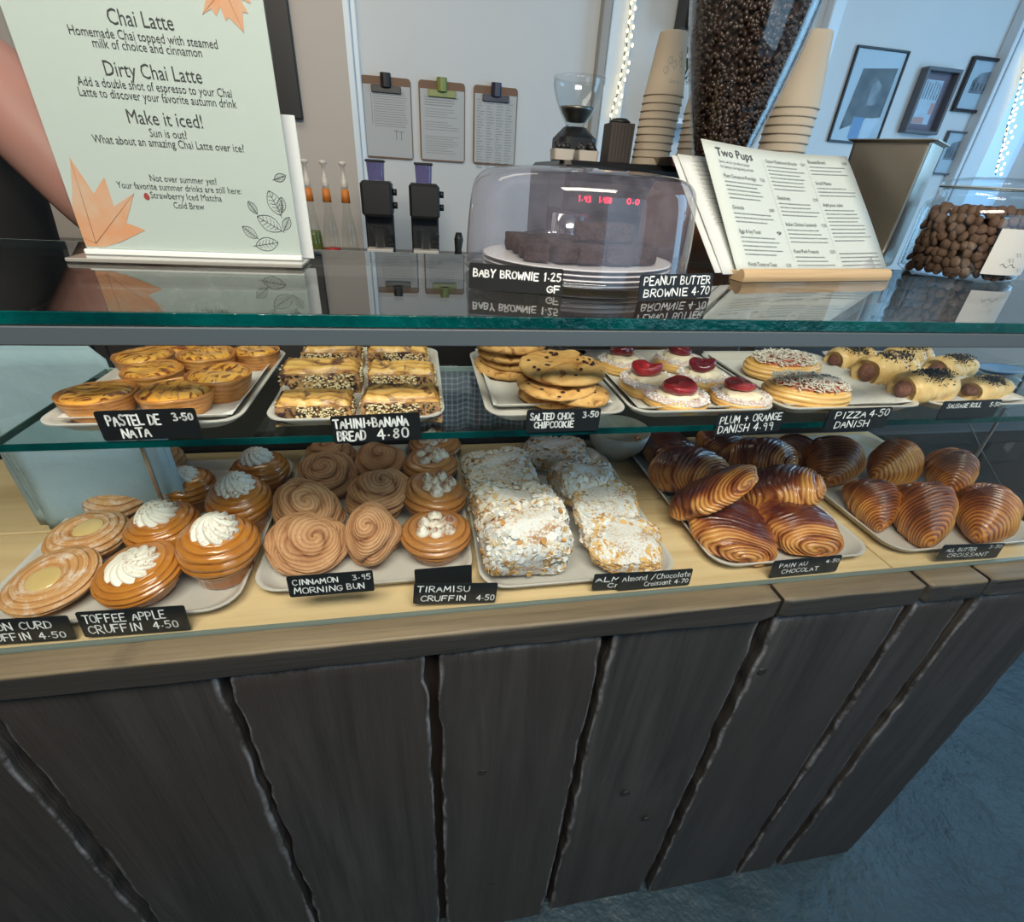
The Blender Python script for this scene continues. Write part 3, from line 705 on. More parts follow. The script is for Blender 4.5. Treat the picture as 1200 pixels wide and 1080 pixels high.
def seeds_mb(mb, pts, seed, l=.0011, w=.0006, nrm=None):
    rr = random.Random(seed)
    for p in pts:
        Mx = Euler((rr.uniform(0, 6), rr.uniform(0, 6), rr.uniform(0, 6))).to_matrix()
        V = [tuple(Vector(p) + Mx @ Vector(v)) for v in ((l, 0, 0), (-l, 0, 0), (0, w, 0), (0, -w, 0), (0, 0, w), (0, 0, -w))]
        mb.add(V, [(0, 2, 4), (0, 4, 3), (0, 3, 5), (0, 5, 2), (1, 4, 2), (1, 3, 4), (1, 5, 3), (1, 2, 5)])
    return mb
def P_banana(seed, a=.072, b=.038, c=.034):
    r = empty('tahini_banana_bread_slice'); nx, ny, nz = 30, 16, 14
    rr = random.Random(seed)
    # side walls
    per = [(-a / 2 + a * i / nx, -b / 2) for i in range(nx)] + [(a / 2, -b / 2 + b * i / ny) for i in range(ny)] + [(a / 2 - a * i / nx, b / 2) for i in range(nx)] + [(-a / 2, b / 2 - b * i / ny) for i in range(ny)]
    V = []; h = []
    for k in range(nz):
        z = c * k / (nz - 1)
        for x, y in per:
            q = vn(np.array([[x * 60, y * 60, z * 60]]), 1, seed)[0]; q2 = vn(np.array([[x * 170, y * 170, z * 170]]), 1, seed)[0]
            s = 1 + .04 * q + .02 * q2 - .04 * (z / c)
            V.append((x * s, y * (1 + .07 * q + .05 * q2 - .03 * z / c), z * (1 + .03 * q))); h.append(.5 + .4 * q + .2 * q2)
    mesh('crumb', V, grid_faces(nz, len(per)), M['bananaside'], r, True, {'h': h})
    n1, n2 = 56, 30; P = []; h = []
    for i in range(n1):
        for j in range(n2):
            u, v = i / (n1 - 1), j / (n2 - 1); x = (u - .5) * a * .97; y = (v - .5) * b * .96
            e = min(u, 1 - u, (v) * .6, (1 - v) * .6) * 14; e = min(1, e)
            w = v * 3.2 + .5 * vn(np.array([[u * 4, v * 1.2, seed]]), 1)[0]; g = abs(math.sin(PI * w)) ** .5
            z = c * .94 + .009 * e * (.55 + .55 * g) + .002 * vn(np.array([[x * 150, y * 150, seed]]), 1)[0]
            P.append((x, y, z)); h.append(.15 + .75 * g * (.6 + .4 * e))
    mesh('cracked_top', P, grid_faces(n1, n2, False), M['bananatop'], r, True, {'h': h})
    mb = MB(); pts = []
    for _ in range(200): pts.append((rr.uniform(-.22, .42) * a * (1 if seed % 2 else -1), -b / 2 * rr.uniform(.99, 1.06), rr.uniform(.08, .92) * c))
    for _ in range(50): pts.append((a / 2 * rr.choice((-1, 1)), rr.uniform(-.4, .4) * b, rr.uniform(.3, .98) * c))
    seeds_mb(mb, pts, seed, .0021, .0013); mb.build('sesame_seeds', M['sesame'], r, kind='stuff')
    mb = MB(); pts = [(rr.uniform(-.45, .45) * a, -b / 2 * rr.uniform(.98, 1.05), rr.uniform(.08, .92) * c) for _ in range(130)]
    seeds_mb(mb, pts, seed + 1, .0018, .0011); mb.build('black_sesame_seeds', M['seed'], r, kind='stuff'); return r
def P_cookie(seed):
    r = empty('chocolate_chip_cookie')
    prof = smooth_prof([(.0005, 0), (.043, 0), (.048, .003), (.0485, .008), (.044, .0135), (.030, .0160), (.0005, .0165)])
    def fn(T, TH, B):
        q = vn(B * 75, 1, seed); g = np.clip(np.abs(vn(B * np.array([45, 45, 45.]), 1, seed + 4)) * 5, 0, 1); up = np.clip((T - .4) * 8, 0, 1)
        q3 = vn(B * 190, 1, seed + 6); return 1 + .05 * vn(B * 28, 1, seed) + .02 * q + .008 * q3, .25 + .42 * g * up + .22 * q + .12 * q3 + .1 * (1 - up), (.0018 * q - .0026 * (1 - g) + .0007 * q3) * up + .0028 * vn(B * 25, 1, seed)
    revolve('crumb', M['cookie'], prof, 150, fn, r, 90)
    rr = random.Random(seed); mb = MB()
    for _ in range(26):
        t = rr.uniform(0, 6.28); q = rr.uniform(.25, 1.0) ** .6
        R = .0470 * q; z = .0150 if q < .85 else rr.uniform(.004, .011)
        mb.blob((R * math.cos(t), R * math.sin(t), z), rr.uniform(.002, .0038), rr.uniform(.0015, .003), .0018, Euler((0, 0, rr.uniform(0, 6))).to_matrix(), 4, 6)
    mb.build('chocolate_chips', M['choc'], r, kind='stuff'); return r
def P_danish(seed, dark=False):
    r = empty('plum_danish')
    prof = smooth_prof([(.0005, 0), (.040, 0), (.044, .003), (.0455, .010), (.0445, .017), (.041, .021), (.034, .0225), (.026, .0185), (.0005, .0165)])
    def fn(T, TH, B):
        g = np.abs(np.sin(PI * (T * 15 + TH / 6.28 + .5 * vn(B * 30, 1, seed)))) ** .6; low = np.clip((.66 - T) * 9, 0, 1)
        return 1 + (.035 * (g - 1)) * low + .04 * vn(B * 22, 1, seed), .25 + .5 * g * low + .25 * vn(B * 50, 1, seed), .0015 * vn(B * 40, 1, seed)
    revolve('laminated_base', M['danish'], prof, 80, fn, r, 60)
    rr = random.Random(seed); mb = MB()
    n = 60; mb.lathe([(.0435, .0165), (.0435, .0195), (.040, .0225), (.034, .0238), (.030, .0225), (.031, .018)], n)
    mb.v = [(v[0] * (1 + .03 * vn(np.array([[v[0] * 40, v[1] * 40, seed]]), 1)[0]), v[1] * (1 + .03 * vn(np.array([[v[0] * 40, v[1] * 40, seed]]), 1)[0]), v[2]) for v in mb.v]
    mb.build('sugar_rim', M['pinksugar'], r)
    mb = MB()
    for _ in range(230):
        t = rr.uniform(0, 6.28); R = rr.uniform(.031, .0445); z = .0235 - max(0, R - .040) * 1.1 - max(0, .034 - R) * .3
        s = rr.uniform(.0006, .0013); Mx = Matrix.Translation((R * math.cos(t), R * math.sin(t), z)) @ Euler((rr.random() * 3, rr.random() * 3, 0)).to_matrix().to_4x4()
        mb.box(-s, s, -s, s, -s, s, M=Mx)
    mb.build('pearl_sugar', M['sugar'], r, smooth=False, kind='stuff')
    prof = smooth_prof([(.0285, .016), (.0305, .022), (.028, .0275), (.020, .031), (.0003, .032)])
    def fn2(T, TH, B):
        g = np.sin(TH * 9 + T * 9 + seed) * .05 * (1 - T)
        return 1 + g + .07 * vn(B * 55, 1, seed), .5 + 0 * T, .0025 * vn(B * 90, 1, seed + 2)
    revolve('cream', M['cream2'], prof, 72, fn2, r, 30)
    prof = smooth_prof([(.014, .0), (.0205, .0015), (.0225, .006), (.0225, .0125), (.0205, .0155), (.016, .0155), (.0003, .0125)])
    def fn3(T, TH, B): return 1 + .13 * np.cos(TH) + .06 * vn(B * 60, 1, seed + 7), .5 + 0 * T, .0025 * np.cos(TH * 2 + seed) * np.clip(T * 2, 0, 1) + .001 * vn(B * 120, 1, seed)
    o = revolve('plum_slice', M['plum2'] if dark else M['plum'], prof, 60, fn3, r, 30, (.001, .003, .0295)); o.rotation_euler = (.10, .08, seed)
    return r
def P_pizza(seed):
    r = empty('pizza_danish')
    prof = smooth_prof([(.0005, 0), (.041, 0), (.046, .004), (.0475, .012), (.045, .020), (.038, .0245), (.026, .0265), (.0005, .028)])
    def fn(T, TH, B):
        g = np.abs(np.sin(PI * (T * 17 + 1 * TH / 6.28 + .5 * vn(B * 24, 1, seed)))) ** .6; low = np.clip((.72 - T) * 9, 0, 1)
        return 1 + .06 * (g - 1) * low + .05 * vn(B * 22, 1, seed), .2 + .6 * g * low, .002 * vn(B * 30, 1, seed)
    o = revolve('laminated_base', M['danish'], prof, 80, fn, r, 70); o.scale = (1.22, .80, 1)
    disc('tomato_filling', M['tomato'], [(.038, .0225), (.036, .027), (.022, .0305), (.0003, .032)], r, (0, 0, 0), seed, .1).scale = (1.22, .80, 1)
    rr = random.Random(seed); mb = MB(); hb = MB()
    for _ in range(560):
        t = rr.uniform(0, 6.28); R = .040 * math.sqrt(rr.random()); x = R * math.cos(t) * 1.22; y = R * math.sin(t) * .8; z = .033 - (R / .040) ** 2 * .008 + rr.uniform(0, .004)
        Mx = Matrix.Translation((x, y, z)) @ Euler((rr.uniform(-.6, .6), rr.uniform(-.6, .6), rr.random() * 6)).to_matrix().to_4x4()
        l = rr.uniform(.0018, .0045); mb.box(-l, l, -.0006, .0006, -.0004, .0004, M=Mx)
        if rr.random() < .06: hb.box(-.0016, .0016, -.0006, .0006, .0008, .0014, M=Mx)
    mb.build('grated_cheese', M['cheese'], r, smooth=False, kind='stuff'); hb.build('herbs', M['herb'], r, smooth=False, kind='stuff'); return r
def P_sausage(seed):
    r = empty('sausage_roll'); nu, nv = 60, 56; L = .078
    s = np.linspace(-1, 1, nu)[:, None]; th = np.linspace(0, 2 * PI, nv, endpoint=False)[None, :]
    S = s + 0 * th; TH = th + 0 * s; env = 1 - .28 * np.abs(S) ** 8
    B = np.stack([S * 2, np.cos(TH), np.sin(TH)], -1)
    crease = np.exp(-((S - .25) / .05) ** 2) * .10 + np.exp(-((S + .3) / .05) ** 2) * .08
    d = env * (1 + .12 * vn(B, 1.2, seed) + .04 * vn(B, 4, seed) - crease * np.clip(np.sin(TH), 0, 1))
    P = np.stack([S * L / 2 * (1 + .05 * vn(B, 2, seed + 3)), .0245 * d * np.cos(TH), .0205 * d * np.sin(TH)], -1)
    V = P.reshape(-1, 3); V[:, 2] = np.maximum(V[:, 2], -.015); V[:, 2] += .015
    h = .55 + .3 * vn(B, 2.2, seed + 1) - crease * 3
    V = np.vstack([V, [[-L / 2 + .004, 0, .015], [L / 2 - .004, 0, .015]]]); Fc = grid_faces(nu, nv)
    Fc += [(nu * nv, (k + 1) % nv, k) for k in range(nv)] + [(nu * nv + 1, (nu - 1) * nv + k, (nu - 1) * nv + (k + 1) % nv) for k in range(nv)]
    mesh('puff_pastry', V, Fc, M['puff'], r, True, {'h': np.r_[h.ravel(), .5, .5]})
    for sx in (-1, 1):
        mb = MB(); mb.blob((sx * (L / 2 - .0045), 0, .0155), .009, .0122, .0105, None, 10, 16)
        mb.v = [(v[0] + .002 * vn(np.array([v]) * 120, 1, seed)[0], v[1], v[2] + .002 * vn(np.array([v]) * 90, 1, seed)[0]) for v in mb.v]
        mb.build('sausage_meat', M['meat'], r)
    rr = random.Random(seed); mb = MB(); pts = []
    for _ in range(330):
        u = rr.gauss(0, .38); t = PI / 2 + rr.gauss(.25, .28)
        if abs(u) > .92: continue
        pts.append((u * L / 2, .0252 * math.cos(t) * (1 - .28 * abs(u) ** 8), .015 + .0215 * math.sin(t) * (1 + .02 * rr.random())))
    seeds_mb(mb, pts, seed, .0014, .0009); mb.build('poppy_seeds', M['seed'], r, kind='stuff'); return r
def P_brownie(seed, a=.05, b=.045, c=.03):
    n = 12; rr = random.Random(seed); mb = MB(); R = []
    for k in range(9):
        z = c * k / 8; ring = []
        for p in rrect(a, b, .006, z, 5):
            q = vn(np.array([p]) * 90, 1, seed)[0]; s = 1 + .07 * q - (.05 if k in (0, 8) else 0); ring.append((p[0] * s, p[1] * s, z + .0015 * q))
        R.append(ring)
    V, Fc = loft(R); return mesh('brownie', V, Fc, M['brownie'], None, True)
# ------------------------------------------------------------------ setting the pastries out
def kill(root):
    for c in list(root.children):
        for g in list(c.children): bpy.data.objects.remove(g)
        bpy.data.objects.remove(c)
    bpy.data.objects.remove(root)
def pts_of(root):
    L = []
    for o in [root] + list(root.children):
        if o.type != 'MESH': continue
        n = len(o.data.vertices); a = np.empty(n * 3, np.float32); o.data.vertices.foreach_get('co', a); a = a.reshape(-1, 3)[::max(1, n // 500)]
        if o is not root:
            Mx = np.array(Matrix.LocRotScale(o.location, o.rotation_euler, o.scale)); a = a @ Mx[:3, :3].T + Mx[:3, 3]
        L.append(a)
    return np.vstack(L).astype(float)
def proj(P):
    c = P - EYE; x = c[:, 0:1] * _X + c[:, 1:2] * _Y - c[:, 2:3] * _D
    return 600 + F * x[:, 0] / x[:, 2], 540 + F * x[:, 1] / x[:, 2]
def seat(P0, rot, box, zb, hs=1.0):
    """rest a pastry on its tray at the place and size measured for it; returns location and scale"""
    x0, x1, yt, yb = box; R = np.array(Euler(rot).to_matrix()); s = .9; sz = 1.0
    c = az((x0 + x1) / 2, yb - 12, zb + .012); X, Y = c[0], c[1]
    for it in range(14):
        Q = (P0 * [s, s, s * sz]) @ R.T; zo = -Q[:, 2].min(); W = Q + [X, Y, zb + zo]
        u, v = proj(W); w = u.max() - u.min()
        s *= ((x1 - x0) / w) ** .8
        dep = (np.array([X, Y, zb]) - EYE) @ np.array([_X[2], _Y[2], -_D[2]])
        X += ((x0 + x1) - (u.max() + u.min())) / 2 * dep / F * .9
        e = yb - v.max(); g = az((x0 + x1) / 2, yb, zb)[1] - az((x0 + x1) / 2, yb - 1, zb)[1]
        Y += e * g * .8; X += 0
        if yt is not None: sz *= np.clip(((yb - yt) / (v.max() - v.min())), .9, 1.1) ** .8; sz = float(np.clip(sz, .62, 1.45))
    return (X, Y, zb + zo), (s, s, s * sz)
def lay(protos, rows, zbase, cat, group, ymin=.440, spin=False):
    """rows: (left, right, top, bottom as measured, turn in degrees, variant, lift, tilt, label)"""
    PP = [pts_of(q) for q in protos]
    for x0, x1, yt, yb, rz, v, lift, tilt, lab in rows:
        v %= len(protos); rot = (math.radians(tilt[0]), math.radians(tilt[1]), math.radians(rz))
        if spin: rot = tuple((Euler((rot[0], rot[1], 0)).to_matrix() @ Matrix.Rotation(rot[2], 3, 'Z')).to_euler())
        loc, sc = seat(PP[v], rot, (x0, x1, yt, yb), zbase + lift)
        Q = (PP[v] * sc) @ np.array(Euler(rot).to_matrix()).T; my = loc[1] + Q[:, 1].min()
        if my < ymin: loc = (loc[0], loc[1] + ymin - my, loc[2])
        dup(protos[v], loc, rot, sc, label=lab, cat=cat, group=group)
    for q in protos: kill(q)
zd = zt + .0036; zs = zu + .0048; O = (0, 0); N_ = None
lay([P_toffee(1), P_toffee(2), P_toffee(3)], [
    (106, 217, 640, 713, 10, 0, 0, (10, -6), 'toffee apple cruffin with cream swirl nearest the toffee apple label'),
    (204, 305, 599, 691, 80, 1, 0, (4, 2), 'toffee apple cruffin with cream swirl at the front right of its tray'),
    (144, 236, 584, 658, 200, 2, 0, (6, -5), 'toffee apple cruffin wedged between a lemon cruffin and two glazed ones'),
    (239, 320, 551, 632, 140, 0, 0, (6, 0), 'toffee apple cruffin on the right of its tray, one back from the front'),
    (186, 254, 545, 603, 300, 1, 0, (0, 0), 'shaded toffee apple cruffin in the middle of the tray beside the lemon ones'),
    (268, 340, 523, 585, 250, 2, 0, (0, 0), 'toffee apple cruffin at the far right back corner of its tray')], zd, 'cruffin', 'toffee apple cruffins', .452, True)
lay([P_lemon(4), P_lemon(5)], [
    (-4, 119, 641, 724, 20, 0, 0, (12, -6), 'sugar dusted lemon curd cruffin nearest the lemon curd label'),
    (49, 153, 597, 660, 120, 1, 0, (8, 0), 'lemon curd cruffin second from the front, behind the largest one'),
    (96, 191, 553, 612, 210, 0, 0, (4, 0), 'lemon curd cruffin third from the front in front of the blue paper bags'),
    (129, 217, 519, 572, 300, 1, 0, (0, 0), 'shaded lemon curd cruffin at the back under the shelf')], zd, 'cruffin', 'lemon curd cruffins', .450, True)
lay([P_bun(1), P_bun(2), P_bun(3)], [
    (310, 410, 604, 674, 30, 0, 0, (24, 10), 'cinnamon morning bun nearest the cinnamon label'),
    (319, 406, 561, 634, 150, 1, .004, (30, 0), 'upright cinnamon morning bun leaning behind the front left one'),
    (404, 472, 585, 663, 250, 2, 0, (30, 0), 'cinnamon morning bun beside the front tiramisu cruffin'),
    (406, 482, 550, 616, 60, 0, .002, (18, 0), 'cinnamon morning bun with round coil in the middle of its tray'),
    (350, 419, 531, 588, 300, 1, 0, (14, 0), 'shaded cinnamon morning bun behind the upright one'),
    (415, 474, 519, 566, 100, 2, 0, (4, 0), 'shaded cinnamon morning bun at the back middle of the tray'),
    (357, 418, 512, 552, 200, 0, 0, (0, 0), 'darkest cinnamon morning bun at the back left under the shelf')], zd, 'bun', 'cinnamon morning buns', .474, True)
lay([P_tira(1), P_tira(2)], [
    (469, 552, 596, 663, 0, 0, 0, (4, 0), 'tiramisu cruffin with six plain cream kisses at the front right of its tray'),
    (471, 547, 548, 617, 50, 1, 0, (2, 6), 'tiramisu cruffin with peaked cocoa kisses second from the front'),
    (472, 537, 519, 577, 140, 0, 0, (0, 0), 'tiramisu cruffin with heavy cocoa third from the front'),
    (479, 540, 503, 545, 240, 1, 0, (0, 0), 'tiramisu cruffin at the very back under the shelf edge')], zd, 'cruffin', 'tiramisu cruffins', .474, True)
lay([P_almond(1), P_almond(2), P_almond(3, brown=.45), P_almond(5)], [
    (561, 677, 586, 690, 3, 0, .006, (24, 0), 'almond croissant lying foremost in the left row, fully snowed with sugar'),
    (552, 660, 563, 640, -4, 1, .008, (16, 0), 'almond croissant second in the left row, tucked behind the foremost'),
    (545, 642, 545, 610, 3, 3, .006, (12, 0), 'almond croissant third in the left row'),
    (541, 628, 523, 582, 8, 0, 0, (6, 0), 'shaded almond croissant at the back of the left row'),
    (684, 776, 628, 672, -6, 2, .003, (14, 6), 'almond croissant with golden flakes foremost in the right row by the almond label'),
    (671, 764, 594, 648, 6, 3, .008, (16, 6), 'almond croissant second in the right row with golden flakes'),
    (664, 750, 562, 622, 0, 2, .008, (12, 0), 'almond croissant third in the right row'),
    (642, 722, 530, 594, 10, 1, .006, (10, 0), 'almond croissant fourth in the right row'),
    (612, 690, 510, 556, -10, 0, 0, (0, 0), 'dark shaded almond croissant at the very back between the two rows')], zd, 'croissant', 'almond and chocolate croissants', .447)
lay([P_pac(1), P_pac(2), P_pac(3)], [
    (804, 911, 593, 664, -24, 0, 0, (-2, 4), 'pain au chocolat at the front left of its tray with pale left flank'),
    (885, 996, 585, 659, -8, 1, 0, (-6, 0), 'pain au chocolat at the front right of its tray beside its label'),
    (785, 888, 547, 610, 30, 2, .006, (-48, -10), 'pain au chocolat second row left, lying tilted'),
    (866, 968, 543, 600, 42, 0, .004, (-30, 0), 'pain au chocolat second row right with a clear end spiral'),
    (760, 857, 523, 580, 24, 1, 0, (-22, 0), 'pain au chocolat third row left in the shelf shade'),
    (855, 935, 512, 565, 30, 2, 0, (-20, 0), 'dark pain au chocolat third row right in the shelf shade'),
    (742, 820, 506, 549, 0, 0, 0, (0, 0), 'nearly black pain au chocolat at the back left corner of its tray'),
    (815, 880, 500, 541, 8, 1, 0, (0, 0), 'nearly black pain au chocolat at the back middle of its tray')], zd, 'pastry', 'pains au chocolat', .452)
lay([croissant(1), croissant(2), croissant(3)], [
    (1042, 1129, 567, 647, 74, 0, 0, (0, -6), 'butter croissant at the front middle pointing at its label'),
    (1121, 1204, 569, 641, 50, 1, 0, (-14, -4), 'butter croissant at the front right end of the row'),
    (986, 1056, 560, 623, 80, 2, 0, (0, -4), 'butter croissant at the front left corner of its tray'),
    (1082, 1147, 524, 586, 62, 1, .004, (0, -14), 'butter croissant standing up behind the front pair'),
    (1015, 1083, 514, 569, 30, 0, 0, (-20, 0), 'butter croissant in the middle of the back row'),
    (945, 1015, 510, 570, 58, 2, 0, (-10, 0), 'butter croissant at the back left of its tray beside the chocolate pastries'),
    (1066, 1118, 570, 618, 70, 2, 0, (0, 0), 'butter croissant mostly hidden between the two front ones'),
    (905, 962, 508, 548, 40, 1, 0, (0, 0), 'dark butter croissant at the rear left, deep in shade')], zd, 'croissant', 'butter croissants', .452)
# upper shelf
lay([P_nata(1), P_nata(2), P_nata(3)], [
    (61, 162, 444, 496, 10, 0, 0, O, 'custard tart at the front left corner of its tray'),
    (157, 252, 441, 493, 100, 1, 0, O, 'custard tart at the front right, right behind its label'),
    (140, 216, 421, 465, 190, 2, 0, O, 'custard tart in the middle of the second row'),
    (215, 295, 424, 473, 260, 0, 0, O, 'custard tart at the right of the second row'),
    (129, 205, 406, 444, 40, 1, 0, O, 'custard tart at the left of the third row'),
    (205, 276, 404, 446, 310, 2, 0, O, 'custard tart in the middle of the third row'),
    (270, 328, 401, 435, 150, 0, 0, O, 'custard tart at the back right corner of its tray'),
    (170, 236, 396, 428, 220, 1, 0, O, 'custard tart in the back row, mostly behind the grey rail')], zs, 'tart', 'custard tarts', .4455)
lay([P_banana(1), P_banana(2), P_banana(3), P_banana(4)], [
    (320, 419, 455, 500, 0, 0, 0, O, 'tahini banana bread slice at the front left of its tray'),
    (420, 519, 451, 497, 0, 1, 0, O, 'tahini banana bread slice at the front right of its tray'),
    (326, 427, 424, 464, 2, 2, 0, O, 'tahini banana bread slice in the middle row on the left'),
    (428, 512, 422, 461, -1, 3, 0, O, 'tahini banana bread slice in the middle row on the right'),
    (352, 428, 398, 434, 0, 1, 0, O, 'tahini banana bread slice in the third row on the left'),
    (428, 503, 398, 433, 0, 0, 0, O, 'tahini banana bread slice in the third row on the right')], zs - .0025, 'bread', 'tahini and banana bread slices', .4455)
lay([P_cookie(1), P_cookie(2), P_cookie(3)], [
    (607, 684, N_, 480, 0, 0, 0, (2, 0), 'cookie at the bottom left of the front stack'),
    (636, 714, N_, 478, 70, 1, .010, (3, 5), 'cookie second from the bottom of the front stack, pushed right'),
    (606, 699, 441, 471, 140, 2, .020, (2, -2), 'cookie third from the bottom of the front stack'),
    (609, 709, 417, 453, 220, 0, .032, (2, 1), 'topmost cookie of the front stack'),
    (555, 636, N_, 446, 20, 1, 0, O, 'lowest cookie of the back stack'),
    (562, 640, N_, 436, 90, 2, .0115, (0, 2), 'second cookie from the bottom of the back stack'),
    (560, 638, N_, 426, 160, 0, .0230, (0, -2), 'third cookie from the bottom of the back stack'),
    (555, 640, N_, 416, 250, 1, .0345, O, 'topmost cookie of the back stack')], zs, 'cookie', 'salted chocolate chip cookies', .4455, True)
lay([P_danish(1), P_danish(2), P_danish(3, True), P_danish(4, True)], [
    (759, 843, 446, 495, 200, 0, 0, O, 'plum danish at the front left with glossy red plum'),
    (833, 909, 443, 487, 20, 1, 0, O, 'plum danish at the front right behind its label'),
    (725, 797, 421, 469, 100, 0, 0, O, 'plum danish second row left with the square plum piece'),
    (791, 854, 418, 461, 60, 2, 0, O, 'plum danish second row right with a dark plum slice'),
    (700, 758, 402, 441, 0, 2, 0, O, 'plum danish at the back left of its tray'),
    (766, 821, 400, 438, 130, 3, 0, O, 'plum danish at the back right, cut off by the rail')], zs, 'danish', 'plum and orange danishes', .4455)
lay([P_pizza(1), P_pizza(2)], [
    (897, 1006, 436, 486, -16, 0, 0, O, 'oval pizza danish under grated cheese at the front of its tray'),
    (870, 963, 408, 448, 6, 1, 0, O, 'pizza danish with grated cheese behind the front one')], zs, 'danish', 'pizza danishes', .4455)
lay([P_sausage(1), P_sausage(2), P_sausage(3)], [
    (1038, 1126, 430, 476, 8, 0, 0, O, 'sausage roll at the front with its meat end showing'),
    (1118, 1190, 438, 471, 12, 1, 0, O, 'sausage roll at the front right above its label'),
    (997, 1080, 410, 456, 10, 2, 0, O, 'sausage roll second from the left'),
    (1080, 1148, 413, 446, 12, 0, 0, O, 'sausage roll behind the front right one'),
    (965, 1030, 404, 437, 8, 1, 0, O, 'sausage roll at the back left corner of its tray'),
    (1033, 1096, 402, 429, 14, 2, 0, O, 'sausage roll at the back middle, near the rail')], zs, 'sausage roll', 'sausage rolls', .4455)
# ------------------------------------------------------------------ handwriting
GL = {
 'A': '0 0 2 6 4 0;.8 2.2 3.3 2.2', 'B': '0 0 0 6;0 6 3 5.6 3 3.4 .3 3.2;.3 3.2 3.6 2.8 3.6 .3 0 0', 'C': '3.8 5 2 6.2 0 4.5 0 1.5 2 -.2 3.9 1',
 'D': '0 0 0 6;0 6 3.4 5.4 4 3 3.3 .6 0 0', 'E': '3.6 6 0 6;0 6 0 0;0 0 3.8 0;0 3.1 3 3.1', 'F': '3.6 6 0 6;0 6 0 0;0 3.1 3 3.1',
 'G': '3.8 5 2 6.2 0 4.5 0 1.5 2 -.2 3.8 1 3.9 2.7;3.9 2.7 2.2 2.7', 'H': '0 0 0 6;4 0 4 6;0 3 4 3', 'I': '1 0 1 6', 'J': '3 6 3 1 1.5 -.2 0 1',
 'K': '0 0 0 6;3.7 6 .1 2.8;.9 3.4 3.9 0', 'L': '0 6 0 0;0 0 3.4 0', 'M': '0 0 .5 6;.5 6 2.3 2;2.3 2 4.2 6;4.2 6 4.7 0', 'N': '0 0 0 6;0 6 4 0;4 0 4 6',
 'O': '2 6 0 5 0 1 2 0 4 1 4 5 2 6', 'P': '0 0 0 6;0 6 3.4 5.8 3.6 3 0 2.7', 'R': '0 0 0 6;0 6 3.4 5.8 3.4 3.2 .1 2.9;1.2 2.9 4 0',
 'S': '3.7 5.3 2 6.3 .2 5 1.2 3.4 3.2 2.8 3.8 1 2 -.2 0 .8', 'T': '0 6 4.2 6;2.1 6 2 0', 'U': '0 6 0 1.2 2 -.3 4 1.2 4 6', 'V': '0 6 2 0 4 6', 'X': '0 0 4 6;0 6 4 0', 'Y': '0 6 2 3;4 6 2 3;2 3 1.6 0', 'W': '0 6 1 0;1 0 2.4 4;2.4 4 3.8 0;3.8 0 4.8 6',
 'Z': '0 6 4 6;4 6 0 0;0 0 4 0', '0': '1.8 6 .2 5 .2 1 1.8 0 3.5 1 3.5 5 1.8 6', '1': '1 0 1 6;1 6 .2 5', '2': '0 5 1.8 6.2 3.4 4.8 0 0;0 0 3.6 0',
 '3': '.2 5.6 2 6.2 3.4 5 1.4 3.2;1.4 3.2 3.8 2.4 3 0 .1 .2', '4': '2.8 0 2.8 6;2.8 6 0 2;0 2 4 2', '5': '3.6 6 .6 6;.6 6 .4 3.4;.4 3.4 3 3.8 3.7 1.4 1.8 -.3 .1 .6',
 '7': '0 6 3.8 6;3.8 6 1.4 0', '8': '1.8 3.2 .3 4.4 1.8 6.1 3.3 4.6 1.8 3.2 0 1.4 1.8 -.2 3.6 1.4 1.8 3.2', '9': '3.4 4 1.4 3 .2 4.6 1.6 6.2 3.4 5.2 3.2 0',
 '.': '.8 1.8 1.1 1.9', '+': '.2 3 3.6 3;1.9 1.3 1.9 4.7', '/': '0 -.4 3.4 6.4',
 'l': '.6 6 .6 0', 'm': '0 0 0 3.8;0 3 1.1 4 1.8 3 1.8 0;1.8 3 3 4 3.7 3 3.7 0', 'o': '1.5 3.8 0 2.9 .1 .7 1.5 0 3 .9 2.9 3 1.5 3.8', 'n': '0 0 0 3.8;0 2.8 1.5 4 2.8 3 2.8 0',
 'd': '2.9 6 2.9 0;2.9 3 1.4 4 0 2.6 .2 .4 1.6 -.1 2.9 1', 'h': '0 0 0 6;0 2.8 1.5 4 2.8 3 2.8 0', 'c': '2.8 3.2 1.3 4 0 2.6 .2 .4 1.5 -.1 2.9 .6', 'a': '2.8 3.8 2.8 0;2.8 3 1.3 4 0 2.4 .3 .2 1.6 0 2.8 1',
 't': '1.2 5.6 1.2 .4 2.4 0;0 3.9 2.6 3.9', 'e': '.1 2 2.9 2.2 2.4 3.8 1 4 .1 2.6 .3 .5 1.7 -.1 2.9 .6', 'r': '0 0 0 3.8;0 2.6 1.2 3.9 2.4 3.6', 'i': '.5 0 .5 3.6;.5 5 .6 5.2', 's': '2.6 3.4 1.2 4 .2 3 1.4 2.1 2.7 1.2 1.2 -.2 0 .4'}
WID = {'I': 2, '1': 2, '.': 1.9, 'l': 1.3, 'i': 1.2, ' ': 2.6, 'M': 4.9, 'W': 4.9, 'm': 3.9, 'o': 3, 'n': 2.9, 'd': 3, 'h': 2.9, 'c': 2.8, 'a': 2.9, 't': 2.4, 'e': 3, 'r': 2.4, 's': 2.7, 'J': 3, 'L': 3.4}
def chaik(p):
    if len(p) < 3: return p
    for _ in range(2):
        q = [p[0]]
        for i in range(len(p) - 1):
            a, b = p[i], p[i + 1]; q += [(a[0] * .75 + b[0] * .25, a[1] * .75 + b[1] * .25), (a[0] * .25 + b[0] * .75, a[1] * .25 + b[1] * .75)]
        q.append(p[-1]); p = q
    return p
